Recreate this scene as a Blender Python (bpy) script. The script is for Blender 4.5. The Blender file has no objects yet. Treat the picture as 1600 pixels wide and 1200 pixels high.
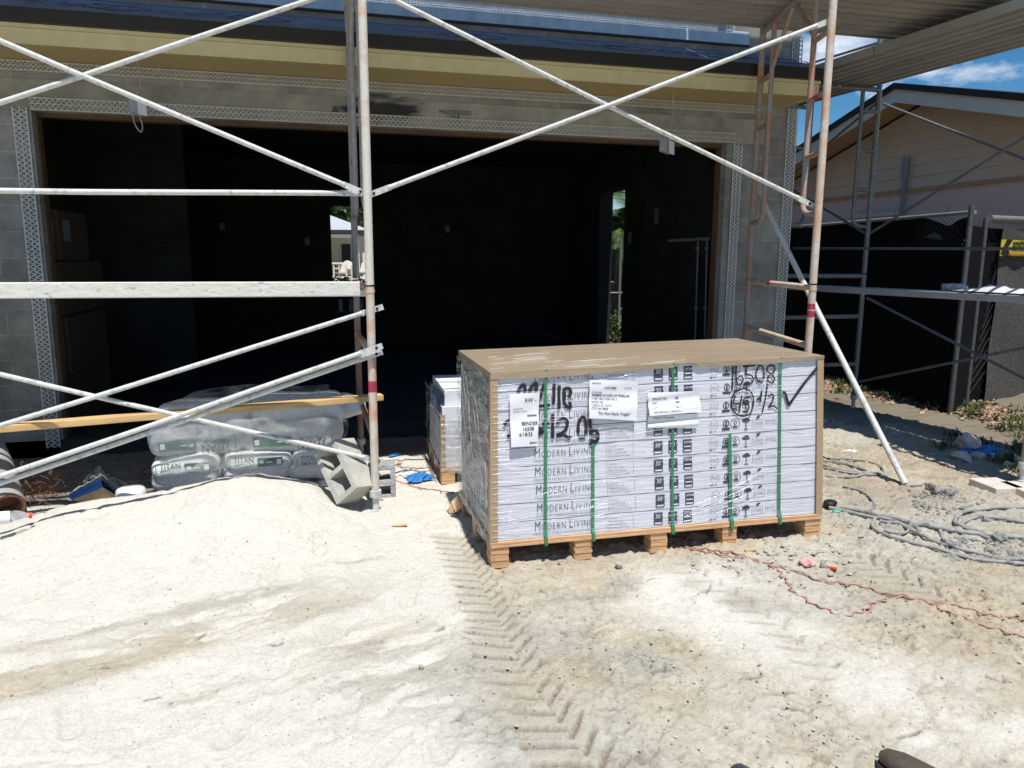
import bpy, math, random
import numpy as np
from mathutils import Vector, Matrix
random.seed(7)
S = bpy.context.scene
COL = S.collection
R = math.radians

# ------------------------------------------------------------------ camera
CH = 1.65                                   # eye height
FPX, PITCH, ROLL, YAW = 1160., 0.16876190, 0.00479864, 0.251845
_X = np.array([math.cos(YAW), 0, math.sin(YAW)]); _Y = np.array([-math.sin(YAW), 0, math.cos(YAW)]); _Z = np.array([0, -1, 0.])
_Rx = np.array([[1, 0, 0], [0, math.cos(PITCH), -math.sin(PITCH)], [0, math.sin(PITCH), math.cos(PITCH)]])
_Rz = np.array([[math.cos(ROLL), -math.sin(ROLL), 0], [math.sin(ROLL), math.cos(ROLL), 0], [0, 0, 1]])
M = np.stack([_Rz @ _Rx @ v for v in (_X, _Y, _Z)], 1)
cd = bpy.data.cameras.new('camera'); cam = bpy.data.objects.new('camera', cd); COL.objects.link(cam)
cd.sensor_width = 36; cd.lens = FPX / 1600 * 36; cd.clip_start = 0.05; cd.clip_end = 3000
m3 = Matrix(((M[0][0], -M[1][0], -M[2][0]), (M[0][1], -M[1][1], -M[2][1]), (M[0][2], -M[1][2], -M[2][2])))
cam.matrix_world = Matrix.Translation((0, 0, CH)) @ m3.to_4x4()
S.camera = cam

# ------------------------------------------------------------------ light
SUN_EL, SUN_AZ = 69., -4.                    # shadows fall to +Y, a little to -X
e, a = R(SUN_EL), R(SUN_AZ)
trav = Vector((math.sin(a) * math.cos(e), math.cos(a) * math.cos(e), -math.sin(e)))
ld = bpy.data.lights.new('sun', 'SUN'); ld.energy = 4.9; ld.angle = R(0.5); ld.color = (1, .972, .922)
lo = bpy.data.objects.new('sun', ld); COL.objects.link(lo); lo.location = (0, -4, 12)
lo.rotation_euler = trav.to_track_quat('-Z', 'Y').to_euler()
W = bpy.data.worlds.new('World'); S.world = W; W.use_nodes = True
nt = W.node_tree; nt.nodes.clear()
def wn(t, **k):
    n = nt.nodes.new(t)
    for q, v in k.items(): setattr(n, q, v)
    return n
sky = wn('ShaderNodeTexSky', sky_type='NISHITA', sun_disc=False, sun_elevation=e, sun_rotation=R(180 + SUN_AZ), dust_density=.35, ozone_density=3.2)
bg = wn('ShaderNodeBackground'); bg.inputs[1].default_value = .078
wo = wn('ShaderNodeOutputWorld'); tc = wn('ShaderNodeTexCoord'); nz = wn('ShaderNodeTexNoise')
nz.inputs['Scale'].default_value = 5.; nz.inputs['Detail'].default_value = 9; nz.inputs['Roughness'].default_value = .58
mp = wn('ShaderNodeMapping'); mp.inputs['Scale'].default_value = (1, 1, 2.4); mp.inputs['Location'].default_value = (.35, .1, .2)
nt.links.new(tc.outputs['Generated'], mp.inputs[0]); nt.links.new(mp.outputs[0], nz.inputs['Vector'])
cr = wn('ShaderNodeValToRGB'); cr.color_ramp.elements[0].position = .56; cr.color_ramp.elements[1].position = .72
nt.links.new(nz.outputs[0], cr.inputs[0])
mx = wn('ShaderNodeMix', data_type='RGBA'); nt.links.new(cr.outputs[0], mx.inputs[0])
mx.inputs[7].default_value = (11.5, 12, 12.8, 1)
hsv = wn('ShaderNodeHueSaturation'); hsv.inputs['Saturation'].default_value = 1.45; hsv.inputs['Value'].default_value = 1.15; nt.links.new(sky.outputs[0], hsv.inputs['Color']); nt.links.new(hsv.outputs[0], mx.inputs[6]); nt.links.new(mx.outputs[2], bg.inputs[0]); nt.links.new(bg.outputs[0], wo.inputs[0])
S.view_settings.view_transform = 'Standard'; S.view_settings.look = 'None'; S.view_settings.exposure = .14
S.view_settings.gamma = 1; S.view_settings.use_curve_mapping = False
S.cycles.diffuse_bounces = 2; S.cycles.glossy_bounces = 3; S.cycles.transparent_max_bounces = 12; S.cycles.max_bounces = 6
S.cycles.use_denoising = True

# ------------------------------------------------------------------ rays through the camera (for measuring)
def ray(x, y): return M.T @ np.array([x - 800., y - 600., FPX])
C0 = np.array([0, 0, CH])
def onZ(x, y, z=0.): d = ray(x, y); return d * ((z - CH) / d[2]) + C0
def onY(x, y, Y): d = ray(x, y); return d * (Y / d[1]) + C0
def onX(x, y, X): d = ray(x, y); return d * (X / d[0]) + C0
def onP(x, y, p, n): d = ray(x, y); return d * (np.dot(np.array(p) - C0, n) / np.dot(d, n)) + C0

# ------------------------------------------------------------------ numpy noise
def _h(ix, iy, s):
    n = (ix.astype(np.int64) * 374761393 + iy.astype(np.int64) * 668265263 + s * 1442695041) & 0x7fffffff
    n = ((n ^ (n >> 13)) * 1274126177) & 0x7fffffff
    return ((n ^ (n >> 16)) & 0xffff) / 65535.
def vn(x, y, s=0):
    ix = np.floor(x); iy = np.floor(y); fx = x - ix; fy = y - iy
    fx = fx * fx * (3 - 2 * fx); fy = fy * fy * (3 - 2 * fy)
    a0 = _h(ix, iy, s); b0 = _h(ix + 1, iy, s); c0 = _h(ix, iy + 1, s); d0 = _h(ix + 1, iy + 1, s)
    return (a0 * (1 - fx) + b0 * fx) * (1 - fy) + (c0 * (1 - fx) + d0 * fx) * fy
def fbm(x, y, o=4, s=0, g=.5):
    t = 0; w = 1; n = 0
    for i in range(o):
        t = t + w * vn(x * 2 ** i + 17.3 * i, y * 2 ** i - 9.1 * i, s + i); n += w; w *= g
    return t / n
def sm(a0, b0, x): t = np.clip((x - a0) / (b0 - a0), 0, 1); return t * t * (3 - 2 * t)

# ------------------------------------------------------------------ materials
def mat(name, col, rough=.8, metal=0, var=.0, vs=6., bump=0., bs=40., col2=None, thr=None, stretch=None, coat=0, spec=.5, emit=None, bd=.01, c2s=None, alpha=None):
    m = bpy.data.materials.new(name); m.use_nodes = True; t = m.node_tree; b = t.nodes['Principled BSDF']
    b.inputs['Base Color'].default_value = (*col, 1); b.inputs['Roughness'].default_value = rough
    b.inputs['Metallic'].default_value = metal; b.inputs['Specular IOR Level'].default_value = spec
    b.inputs['Coat Weight'].default_value = coat; b.inputs['Coat Roughness'].default_value = .12
    g = t.nodes.new('ShaderNodeNewGeometry'); vec = g.outputs['Position']
    if stretch:
        q = t.nodes.new('ShaderNodeMapping'); q.inputs['Scale'].default_value = stretch; t.links.new(vec, q.inputs[0]); vec = q.outputs[0]
    last = None
    if col2 is not None:
        n = t.nodes.new('ShaderNodeTexNoise'); n.inputs['Scale'].default_value = c2s or vs; n.inputs['Detail'].default_value = 8; n.inputs['Roughness'].default_value = .62
        t.links.new(vec, n.inputs['Vector']); r = t.nodes.new('ShaderNodeValToRGB')
        lo_, hi_ = thr or (.42, .6); r.color_ramp.elements[0].position = lo_; r.color_ramp.elements[1].position = hi_
        r.color_ramp.elements[0].color = (*col, 1); r.color_ramp.elements[1].color = (*col2, 1)
        t.links.new(n.outputs[0], r.inputs[0]); last = r.outputs[0]
    if var:
        n = t.nodes.new('ShaderNodeTexNoise'); n.inputs['Scale'].default_value = vs; n.inputs['Detail'].default_value = 10; n.inputs['Roughness'].default_value = .65
        t.links.new(vec, n.inputs['Vector'])
        r = t.nodes.new('ShaderNodeMapRange'); r.inputs[1].default_value = .3; r.inputs[2].default_value = .7
        r.inputs[3].default_value = 1 - var; r.inputs[4].default_value = 1 + var; t.links.new(n.outputs[0], r.inputs[0])
        k = t.nodes.new('ShaderNodeVectorMath'); k.operation = 'SCALE'
        if last: t.links.new(last, k.inputs[0])
        else: k.inputs[0].default_value = col
        t.links.new(r.outputs[0], k.inputs['Scale']); last = k.outputs[0]
    if last: t.links.new(last, b.inputs['Base Color'])
    if bump:
        n = t.nodes.new('ShaderNodeTexNoise'); n.inputs['Scale'].default_value = bs; n.inputs['Detail'].default_value = 8; n.inputs['Roughness'].default_value = .6
        t.links.new(vec, n.inputs['Vector'])
        u = t.nodes.new('ShaderNodeBump'); u.inputs['Strength'].default_value = bump; u.inputs['Distance'].default_value = bd
        t.links.new(n.outputs[0], u.inputs['Height']); t.links.new(u.outputs[0], b.inputs['Normal'])
        if coat: t.links.new(u.outputs[0], b.inputs['Coat Normal'])
    if alpha is not None: b.inputs['Alpha'].default_value = alpha
    if emit: b.inputs['Emission Color'].default_value = (*emit, 1); b.inputs['Emission Strength'].default_value = 1
    return m

def block_mat(name, axis, dim=1.):
    """concrete block masonry: axis picks the wall's horizontal axis"""
    m = bpy.data.materials.new(name); m.use_nodes = True; t = m.node_tree; b = t.nodes['Principled BSDF']
    g = t.nodes.new('ShaderNodeNewGeometry'); s = t.nodes.new('ShaderNodeSeparateXYZ'); t.links.new(g.outputs['Position'], s.inputs[0])
    c = t.nodes.new('ShaderNodeCombineXYZ'); t.links.new(s.outputs[axis], c.inputs[0]); t.links.new(s.outputs[2], c.inputs[1])
    br = t.nodes.new('ShaderNodeTexBrick'); br.inputs['Scale'].default_value = 1; br.inputs['Mortar Size'].default_value = .006
    br.inputs['Brick Width'].default_value = .406; br.inputs['Row Height'].default_value = .2032; br.inputs['Mortar Smooth'].default_value = .6
    br.inputs['Color1'].default_value = (.235, .225, .20, 1); br.inputs['Color2'].default_value = (.285, .275, .245, 1); br.inputs['Mortar'].default_value = (.35, .34, .30, 1)
    br.inputs['Bias'].default_value = 0
    t.links.new(c.outputs[0], br.inputs['Vector'])
    n = t.nodes.new('ShaderNodeTexNoise'); n.inputs['Scale'].default_value = 2.6; n.inputs['Detail'].default_value = 12; n.inputs['Roughness'].default_value = .68
    t.links.new(g.outputs['Position'], n.inputs['Vector'])
    r = t.nodes.new('ShaderNodeMapRange'); r.inputs[1].default_value = .3; r.inputs[2].default_value = .72; r.inputs[3].default_value = .62; r.inputs[4].default_value = 1.45
    t.links.new(n.outputs[0], r.inputs[0]); k = t.nodes.new('ShaderNodeVectorMath'); k.operation = 'SCALE'
    t.links.new(br.outputs[0], k.inputs[0]); t.links.new(r.outputs[0], k.inputs['Scale']); t.links.new(k.outputs[0], b.inputs['Base Color'])
    n2 = t.nodes.new('ShaderNodeTexNoise'); n2.inputs['Scale'].default_value = 70; n2.inputs['Detail'].default_value = 6; t.links.new(g.outputs['Position'], n2.inputs['Vector'])
    ad = t.nodes.new('ShaderNodeMath'); ad.operation = 'MULTIPLY_ADD'; ad.inputs[1].default_value = -.9; t.links.new(br.outputs['Fac'], ad.inputs[0]); t.links.new(n2.outputs[0], ad.inputs[2])
    u = t.nodes.new('ShaderNodeBump'); u.inputs['Strength'].default_value = .5; u.inputs['Distance'].default_value = .006
    t.links.new(ad.outputs[0], u.inputs['Height']); t.links.new(u.outputs[0], b.inputs['Normal']); b.inputs['Roughness'].default_value = .93
    b.inputs['Specular IOR Level'].default_value = .2
    return m

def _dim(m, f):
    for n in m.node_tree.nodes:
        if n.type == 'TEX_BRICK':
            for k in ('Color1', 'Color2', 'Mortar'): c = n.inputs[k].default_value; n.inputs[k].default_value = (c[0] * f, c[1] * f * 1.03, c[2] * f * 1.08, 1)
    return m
def film_mat(name, tint, base, amp, scale, rough=.12, stretch=(1, 1, 1)):
    """clear plastic film: mostly see-through, glossy wrinkles, a dusty haze"""
    m = bpy.data.materials.new(name); m.use_nodes = True; t = m.node_tree; t.nodes.clear()
    o = t.nodes.new('ShaderNodeOutputMaterial'); tr = t.nodes.new('ShaderNodeBsdfTransparent'); pr = t.nodes.new('ShaderNodeBsdfPrincipled')
    pr.inputs['Base Color'].default_value = (*tint, 1); pr.inputs['Roughness'].default_value = rough; pr.inputs['Specular IOR Level'].default_value = .9
    mxx = t.nodes.new('ShaderNodeMixShader'); g = t.nodes.new('ShaderNodeNewGeometry'); q = t.nodes.new('ShaderNodeMapping'); q.inputs['Scale'].default_value = stretch
    n = t.nodes.new('ShaderNodeTexNoise'); n.inputs['Scale'].default_value = scale; n.inputs['Detail'].default_value = 9; n.inputs['Distortion'].default_value = .6
    t.links.new(g.outputs['Position'], q.inputs[0]); t.links.new(q.outputs[0], n.inputs['Vector'])
    r = t.nodes.new('ShaderNodeMapRange'); r.inputs[1].default_value = .38; r.inputs[2].default_value = .68; r.inputs[3].default_value = base; r.inputs[4].default_value = amp
    t.links.new(n.outputs[0], r.inputs[0]); t.links.new(r.outputs[0], mxx.inputs[0]); t.links.new(tr.outputs[0], mxx.inputs[1]); t.links.new(pr.outputs[0], mxx.inputs[2])
    u = t.nodes.new('ShaderNodeBump'); u.inputs['Strength'].default_value = .9; u.inputs['Distance'].default_value = .02
    t.links.new(n.outputs[0], u.inputs['Height']); t.links.new(u.outputs[0], pr.inputs['Normal']); t.links.new(mxx.outputs[0], o.inputs[0])
    return m

MM = {}
MM['blockX'] = block_mat('concrete block front', 0)
MM['blockY'] = block_mat('concrete block side', 1)
MM['conc'] = mat('poured concrete', (.30, .28, .22), .92, var=.35, vs=3, bump=.5, bs=35)
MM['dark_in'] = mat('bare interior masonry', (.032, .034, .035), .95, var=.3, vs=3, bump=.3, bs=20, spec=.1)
MM['darkX'] = _dim(block_mat('dim block wall across', 0), .10); MM['darkY'] = _dim(block_mat('dim block wall along', 1), .12)  # dimmed copies of the block material; indoor shade put into the colour
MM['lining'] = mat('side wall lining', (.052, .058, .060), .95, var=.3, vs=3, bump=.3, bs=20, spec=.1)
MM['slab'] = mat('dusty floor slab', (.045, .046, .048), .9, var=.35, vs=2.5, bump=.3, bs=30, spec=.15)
MM['fascia'] = mat('ochre primed board', (.62, .54, .30), .6, var=.08, vs=9, bump=.15, bs=60, bd=.003)
MM['drip'] = mat('dark brown drip metal', (.018, .015, .014), .5)
MM['mem'] = mat('blue roof membrane', (.17, .235, .33), .9, var=.25, vs=5, bump=.5, bs=9, spec=.05)
MM['memink'] = mat('membrane print', (.012, .02, .04), .6)
MM['flash'] = mat('pale blue flashing metal', (.42, .50, .56), .5, metal=.2, var=.2, vs=7, bump=.3, bs=25, stretch=(1, 1, .3))
MM['lath'] = mat('galvanised wire lath', (.55, .56, .58), .3, metal=.8, var=.3, vs=60)
MM['bead'] = mat('white plastic corner bead', (.55, .555, .54), .6, var=.15, vs=20)
MM['beadg'] = mat('cream plastic bead', (.50, .47, .39), .6, var=.15, vs=20)
MM['buck'] = mat('weathered wood buck', (.12, .065, .03), .8, var=.3, vs=10, stretch=(.3, 1, 1))
MM['steel'] = mat('plaster splashed steel tube', (.60, .60, .565), .6, var=.16, vs=30, col2=(.42, .41, .38), thr=(.55, .62), c2s=26, bump=.35, bs=90, bd=.004)
MM['orange'] = mat('faded orange scaffold paint', (.60, .55, .47), .6, var=.2, vs=40, col2=(.60, .36, .22), thr=(.44, .60), c2s=5, bump=.4, bs=90, bd=.003)
MM['pale'] = mat('cream speckled scaffold paint', (.64, .61, .53), .6, var=.12, vs=40, col2=(.60, .42, .30), thr=(.56, .70), c2s=6, bump=.4, bs=90, bd=.003)
MM['greyp'] = mat('grey brown scaffold paint', (.30, .28, .26), .65, var=.25, vs=30, col2=(.36, .24, .17), thr=(.56, .68), c2s=5, bump=.4, bs=90, bd=.003)
MM['rust'] = mat('rusty orange scaffold paint', (.29, .26, .235), .65, var=.2, vs=40, col2=(.36, .19, .12), thr=(.44, .60), c2s=6, bump=.4, bs=90, bd=.003)
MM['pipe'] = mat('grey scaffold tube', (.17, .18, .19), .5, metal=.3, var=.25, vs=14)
MM['redp'] = mat('red spray paint', (.42, .03, .09), .55, var=.3, vs=60)
MM['alu'] = mat('dirty corrugated scaffold deck', (.36, .335, .29), .6, metal=.1, var=.14, vs=5, stretch=(.5, 1, 1), bump=.25, bs=40, bd=.004)
MM['aluY'] = mat('dirty corrugated side deck', (.34, .325, .29), .6, metal=.1, var=.14, vs=5, stretch=(1, .5, 1), bump=.25, bs=40, bd=.004)
MM['plank'] = mat('plaster covered plank', (.66, .64, .575), .85, var=.10, vs=26, col2=(.33, .31, .28), thr=(.60, .70), c2s=38, bump=.8, bs=45, bd=.006, stretch=(.5, 1, 1))
MM['plankb'] = mat('grey aluminium plank', (.36, .38, .41), .6, metal=.2, var=.12, vs=8, bump=.2, bs=40)
MM['wood'] = mat('raw lumber', (.60, .385, .17), .75, var=.25, vs=9, stretch=(.25, 2.5, 4), bump=.3, bs=20, bd=.003)
MM['palw'] = mat('pale plywood pallet strips', (.62, .365, .19), .75, var=.25, vs=16, stretch=(.6, .6, 5), bump=.3, bs=30, bd=.003)
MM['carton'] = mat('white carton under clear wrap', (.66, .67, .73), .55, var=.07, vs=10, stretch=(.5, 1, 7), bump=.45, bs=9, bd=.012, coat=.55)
MM['carton_shade_end'] = mat('shade toned carton ends under wrap', (.27, .265, .215), .45, var=.40, vs=10, stretch=(1, .5, 5), bump=.9, bs=12, bd=.02, coat=.9)  # left ends out of the sun: their shade put into a darker colour
MM['kraft'] = mat('brown kraft board', (.37, .285, .19), .7, var=.14, vs=5, stretch=(.35, 1.6, 1), bump=.55, bs=9, bd=.016, coat=.6)
MM['edge'] = mat('brown corner board', (.42, .29, .17), .55, var=.15, vs=40, stretch=(1, 1, 2), bump=.4, bs=60, bd=.003, coat=.5)
MM['strap'] = mat('green strap', (.03, .22, .10), .35, var=.2, vs=60, coat=.5)
MM['ink'] = mat('grey printed ink', (.055, .055, .08), .6, var=.3, vs=40)
MM['inkl'] = mat('light printed ink', (.19, .19, .23), .6)
MM['badge'] = mat('dark printed badge', (.055, .06, .09), .6, var=.3, vs=30)
MM['wht'] = mat('white print', (.75, .75, .78), .6)
MM['paper'] = mat('white paper', (.82, .82, .86), .7, bump=.3, bs=8, bd=.01)
MM['marker'] = mat('black marker', (.022, .014, .02), .6, var=.4, vs=40)
MM['wrap'] = film_mat('stretch film', (.62, .64, .62), .05, .62, 9, .14, (1, 1, 4))
MM['sheet'] = film_mat('dusty plastic sheet', (.70, .71, .70), .05, .48, 6, .14)
MM['bag'] = mat('paper cement sack', (.80, .80, .77), .75, var=.14, vs=8, bump=.7, bs=12, bd=.02)
MM['green'] = mat('green sack print', (.09, .20, .15), .7, var=.2, vs=30)
MM['cmu'] = mat('concrete block', (.42, .41, .36), .95, var=.2, vs=9, bump=.8, bs=70, bd=.008)
MM['cmug'] = mat('grey mortar caked block', (.36, .365, .36), .95, var=.35, vs=9, bump=1, bs=40, bd=.015)
MM['sack'] = mat('crumpled paper sack', (.24, .25, .24), .85, var=.4, vs=9, bump=.9, bs=9, bd=.03, col2=(.12, .20, .27), thr=(.55, .62), c2s=5)
MM['kraftp'] = mat('brown paper', (.55, .37, .20), .8, var=.2, vs=9, bump=.5, bs=9)
MM['bluep'] = mat('blue printed paper', (.02, .10, .36), .6, var=.1, vs=9)
MM['tube'] = mat('greyish cardboard tube', (.34, .32, .30), .8, var=.2, vs=9, bump=.3)
MM['tubein'] = mat('rust brown fibre core', (.30, .13, .07), .9, var=.5, vs=40, bump=1, bs=50)
MM['red'] = mat('red plastic', (.75, .07, .03), .4)
MM['pet'] = film_mat('clear bottle plastic', (.8, .82, .85), .18, .5, 12, .08)
MM['hose'] = mat('cement caked hose', (.31, .305, .285), .8, var=.3, vs=22, bump=.5, bs=50, bd=.006, col2=(.14, .135, .13), thr=(.52, .66), c2s=14)
MM['cord'] = mat('faded red orange cord', (.42, .20, .145), .7, var=.25, vs=24)
MM['stone'] = mat('pale limestone', (.43, .40, .335), .92, var=.25, vs=18, bump=.9, bs=40, bd=.01)
MM['stoneg'] = mat('grey mortar chunk', (.27, .265, .24), .95, var=.3, vs=14, bump=1, bs=30, bd=.015)
MM['pink'] = mat('pink paint on stone', (.72, .33, .33), .8, var=.3, vs=30, col2=(.5, .47, .43), thr=(.48, .54), c2s=18)
MM['trashb'] = mat('blue plastic film', (.04, .20, .52), .3, var=.3, vs=20, bump=.8, bs=20)
MM['trashw'] = mat('white plastic film', (.7, .7, .7), .4, var=.1, vs=20, bump=.6, bs=20)
MM['trashg'] = mat('green plastic scrap', (.08, .4, .22), .4)
MM['block'] = mat('pinkish paver block', (.60, .53, .46), .9, var=.12, vs=12, bump=.5, bs=50)
MM['screen'] = mat('black fence screen', (.006, .006, .007), .9, var=.5, vs=60, spec=.1)
MM['screeng'] = mat('sunlit grey fence screen', (.085, .08, .073), .95, var=.8, vs=70, stretch=(1, 1, .5), bump=.5, bs=60, spec=.1)  # lighter copy of the black screen, sunlight on the gate put into its colour
MM['galv'] = mat('galvanised pipe', (.30, .31, .31), .45, metal=.5, var=.2, vs=20)
MM['galvd'] = mat('weathered dark pipe', (.09, .095, .10), .6, metal=.3, var=.3, vs=20)
MM['siding'] = mat('beige painted siding', (.82, .60, .44), .75, var=.06, vs=3)
MM['pinkw'] = mat('pink stucco', (.86, .61, .55), .9, var=.06, vs=3, bump=.2, bs=90)
MM['trim'] = mat('cream painted trim', (.76, .70, .60), .7, var=.05, vs=5)
MM['osoff'] = mat('orange brown soffit wood', (.56, .32, .19), .7, var=.15, vs=6)
MM['shing'] = mat('dark shingles', (.03, .03, .035), .9, var=.4, vs=14, bump=.5, bs=30)
MM['shingl'] = mat('light grey shingles', (.42, .44, .45), .9, var=.35, vs=16, stretch=(1, 1, 3))
MM['cream'] = mat('cream house wall', (.62, .60, .52), .85)
MM['white'] = mat('white paint', (.78, .78, .76), .6)
MM['leaf'] = mat('foliage', (.035, .085, .02), .6, col2=(.08, .15, .035), thr=(.4, .6), c2s=1.5)
MM['weed'] = mat('weed leaves', (.035, .075, .02), .65, col2=(.13, .15, .05), thr=(.42, .6), c2s=6)
MM['palm'] = mat('palm fronds', (.035, .085, .02), .55, col2=(.10, .17, .045), thr=(.42, .6), c2s=3)
MM['trunk'] = mat('bark', (.10, .08, .06), .95, var=.4, vs=12, bump=.8, bs=20)
MM['dead'] = mat('dry leaves', (.42, .27, .17), .85, var=.45, vs=26)
MM['yel'] = mat('yellow caution sign', (.55, .45, .03), .5, var=.1, vs=9)
MM['blk'] = mat('black paint', (.008, .008, .008), .6)
MM['pvc'] = mat('white plumbing pipe', (.28, .29, .29), .5)
MM['outl'] = mat('pale outlet box', (.15, .165, .17), .6)
MM['box'] = mat('brown cardboard', (.06, .037, .02), .85, var=.15, vs=5)
MM['dglass'] = mat('dark window glass', (.02, .025, .02), .1)
MM['boot'] = mat('scuffed brown leather', (.075, .06, .042), .6, var=.25, vs=40, bump=.3, bs=60, bd=.002)
MM['boot2'] = mat('dark rubber', (.03, .033, .04), .45, var=.25, vs=40)
MM['gbox'] = mat('grey electrical box', (.33, .35, .38), .5)
MM['glight'] = mat('white faced electrical box', (.62, .64, .66), .5)
MM['wire'] = mat('grey electric wire', (.35, .33, .30), .6)
MM['dwire'] = mat('dark wire', (.05, .04, .04), .6)

# ------------------------------------------------------------------ mesh building
def wloc(o):
    v = Vector((0, 0, 0))
    while o: v += o.location; o = o.parent
    return v
def tag(o, label=None, cat=None, group=None, kind=None):
    if label: o['label'] = label
    if cat: o['category'] = cat
    if group: o['group'] = group
    if kind: o['kind'] = kind
    return o
def thing(name, loc, label, cat, group=None):
    o = bpy.data.objects.new(name, None); o.empty_display_size = .1; COL.objects.link(o); o.location = loc
    return tag(o, label, cat, group)
class MB:
    def __init__(s): s.v = []; s.f = []; s.m = []; s.sm = []
    def add(s, vs, fs, mi=0, smooth=False):
        b = len(s.v); s.v.extend([tuple(map(float, p)) for p in vs])
        for f in fs: s.f.append(tuple(b + i for i in f)); s.m.append(mi); s.sm.append(smooth)
        return s
    def box(s, x0, x1, y0, y1, z0, z1, mi=0):
        return s.add([(x0, y0, z0), (x1, y0, z0), (x1, y1, z0), (x0, y1, z0), (x0, y0, z1), (x1, y0, z1), (x1, y1, z1), (x0, y1, z1)],
                     [(0, 3, 2, 1), (4, 5, 6, 7), (0, 1, 5, 4), (1, 2, 6, 5), (2, 3, 7, 6), (3, 0, 4, 7)], mi)
    def obox(s, c, ax, ay, az, mi=0):
        c, ax, ay, az = [np.array(q, float) for q in (c, ax, ay, az)]
        P = [c + i * ax + j * ay + k * az for k in (-.5, .5) for i, j in ((-.5, -.5), (.5, -.5), (.5, .5), (-.5, .5))]
        return s.add(P, [(0, 3, 2, 1), (4, 5, 6, 7), (0, 1, 5, 4), (1, 2, 6, 5), (2, 3, 7, 6), (3, 0, 4, 7)], mi)
    def bar(s, p, q, w, h, up=(0, 0, 1), mi=0):
        p = np.array(p, float); q = np.array(q, float); d = q - p; L = np.linalg.norm(d); d /= L
        u = np.array(up, float); r = np.cross(d, u); r /= np.linalg.norm(r); u = np.cross(r, d)
        return s.obox((p + q) / 2, d * L, r * w, u * h, mi)
    def tube(s, pts, r, n=10, mi=0, cap=True, smooth=True):
        P = [np.array(p, float) for p in pts]; rr = r if hasattr(r, '__len__') else [r] * len(P)
        rings = []; prev = None
        for i, p in enumerate(P):
            d = P[min(i + 1, len(P) - 1)] - P[max(i - 1, 0)]; d = d / (np.linalg.norm(d) + 1e-9)
            if prev is None:
                u = np.array([0, 0, 1.]) if abs(d[2]) < .9 else np.array([1., 0, 0])
            else: u = prev
            u = u - d * np.dot(u, d); u /= np.linalg.norm(u) + 1e-9; prev = u; w = np.cross(d, u)
            rings.append([p + rr[i] * (math.cos(2 * math.pi * k / n) * u + math.sin(2 * math.pi * k / n) * w) for k in range(n)])
        vs = [q for g in rings for q in g]; fs = []
        for i in range(len(P) - 1):
            for k in range(n): fs.append((i * n + k, i * n + (k + 1) % n, (i + 1) * n + (k + 1) % n, (i + 1) * n + k))
        s.add(vs, fs, mi, smooth)
        if cap: s.add(rings[0], [tuple(range(n))[::-1]], mi); s.add(rings[-1], [tuple(range(n))], mi)
        return s
    def grid(s, fn, nu, nv, mi=0, smooth=True):
        vs = [fn(i / nu, j / nv) for j in range(nv + 1) for i in range(nu + 1)]
        fs = [(j * (nu + 1) + i, j * (nu + 1) + i + 1, (j + 1) * (nu + 1) + i + 1, (j + 1) * (nu + 1) + i) for j in range(nv) for i in range(nu)]
        return s.add(vs, fs, mi, smooth)
    def build(s, name, mats, parent=None, label=None, cat=None, group=None, kind=None, origin=None, bevel=0):
        if not isinstance(mats, (list, tuple)): mats = [mats]
        base = wloc(parent) if parent else Vector((0, 0, 0))
        if origin is None:
            A = np.array(s.v); c = A.mean(0); origin = (c[0], c[1], A[:, 2].min())
        origin = Vector([float(q) for q in origin])
        me = bpy.data.meshes.new(name); me.from_pydata([tuple(Vector(p) - origin) for p in s.v], [], s.f)
        for q in mats: me.materials.append(MM[q] if isinstance(q, str) else q)
        me.polygons.foreach_set('material_index', s.m); me.polygons.foreach_set('use_smooth', s.sm); me.update()
        o = bpy.data.objects.new(name, me); COL.objects.link(o); o.parent = parent; o.location = origin - base
        if bevel:
            b = o.modifiers.new('bevel', 'BEVEL'); b.width = bevel; b.segments = 2; b.limit_method = 'ANGLE'
        return tag(o, label, cat, group, kind)

_tc = {}
def text_geo(txt, size, bold=0., align='LEFT', sx=1.):
    """flat letter outlines as vertices in x,y"""
    k = (txt, round(size, 5), bold, align)
    if k not in _tc:
        c = bpy.data.curves.new('lettering', 'FONT'); c.body = txt; c.size = size; c.align_x = align; c.offset = bold; c.resolution_u = 2
        o = bpy.data.objects.new('lettering', c); COL.objects.link(o); dg = bpy.context.evaluated_depsgraph_get()
        me = bpy.data.meshes.new_from_object(o.evaluated_get(dg)); vs = [tuple(v.co) for v in me.vertices]; fs = [tuple(p.vertices) for p in me.polygons]
        bpy.data.objects.remove(o); bpy.data.curves.remove(c); bpy.data.meshes.remove(me); _tc[k] = (vs, fs)
    return _tc[k]
def put_text(mb, txt, org, ux, uy, size, bold=0., align='LEFT', sx=1., mi=0, off=None, warp=None):
    vs, fs = text_geo(txt, size, bold, align)
    org = np.array(org, float); ux = np.array(ux, float); uy = np.array(uy, float)
    P = [org + ux * v[0] * sx + uy * v[1] for v in vs]
    if warp: P = [warp(p) for p in P]
    mb.add(P, fs, mi)

def smooth_path(pts, n=8):
    P = [np.array(p, float) for p in pts]; out = []
    for i in range(len(P) - 1):
        p0 = P[max(i - 1, 0)]; p1 = P[i]; p2 = P[i + 1]; p3 = P[min(i + 2, len(P) - 1)]
        for k in range(n):
            t = k / n
            out.append(.5 * ((2 * p1) + (-p0 + p2) * t + (2 * p0 - 5 * p1 + 4 * p2 - p3) * t * t + (-p0 + 3 * p1 - 3 * p2 + p3) * t ** 3))
    out.append(P[-1]); return out

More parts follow.
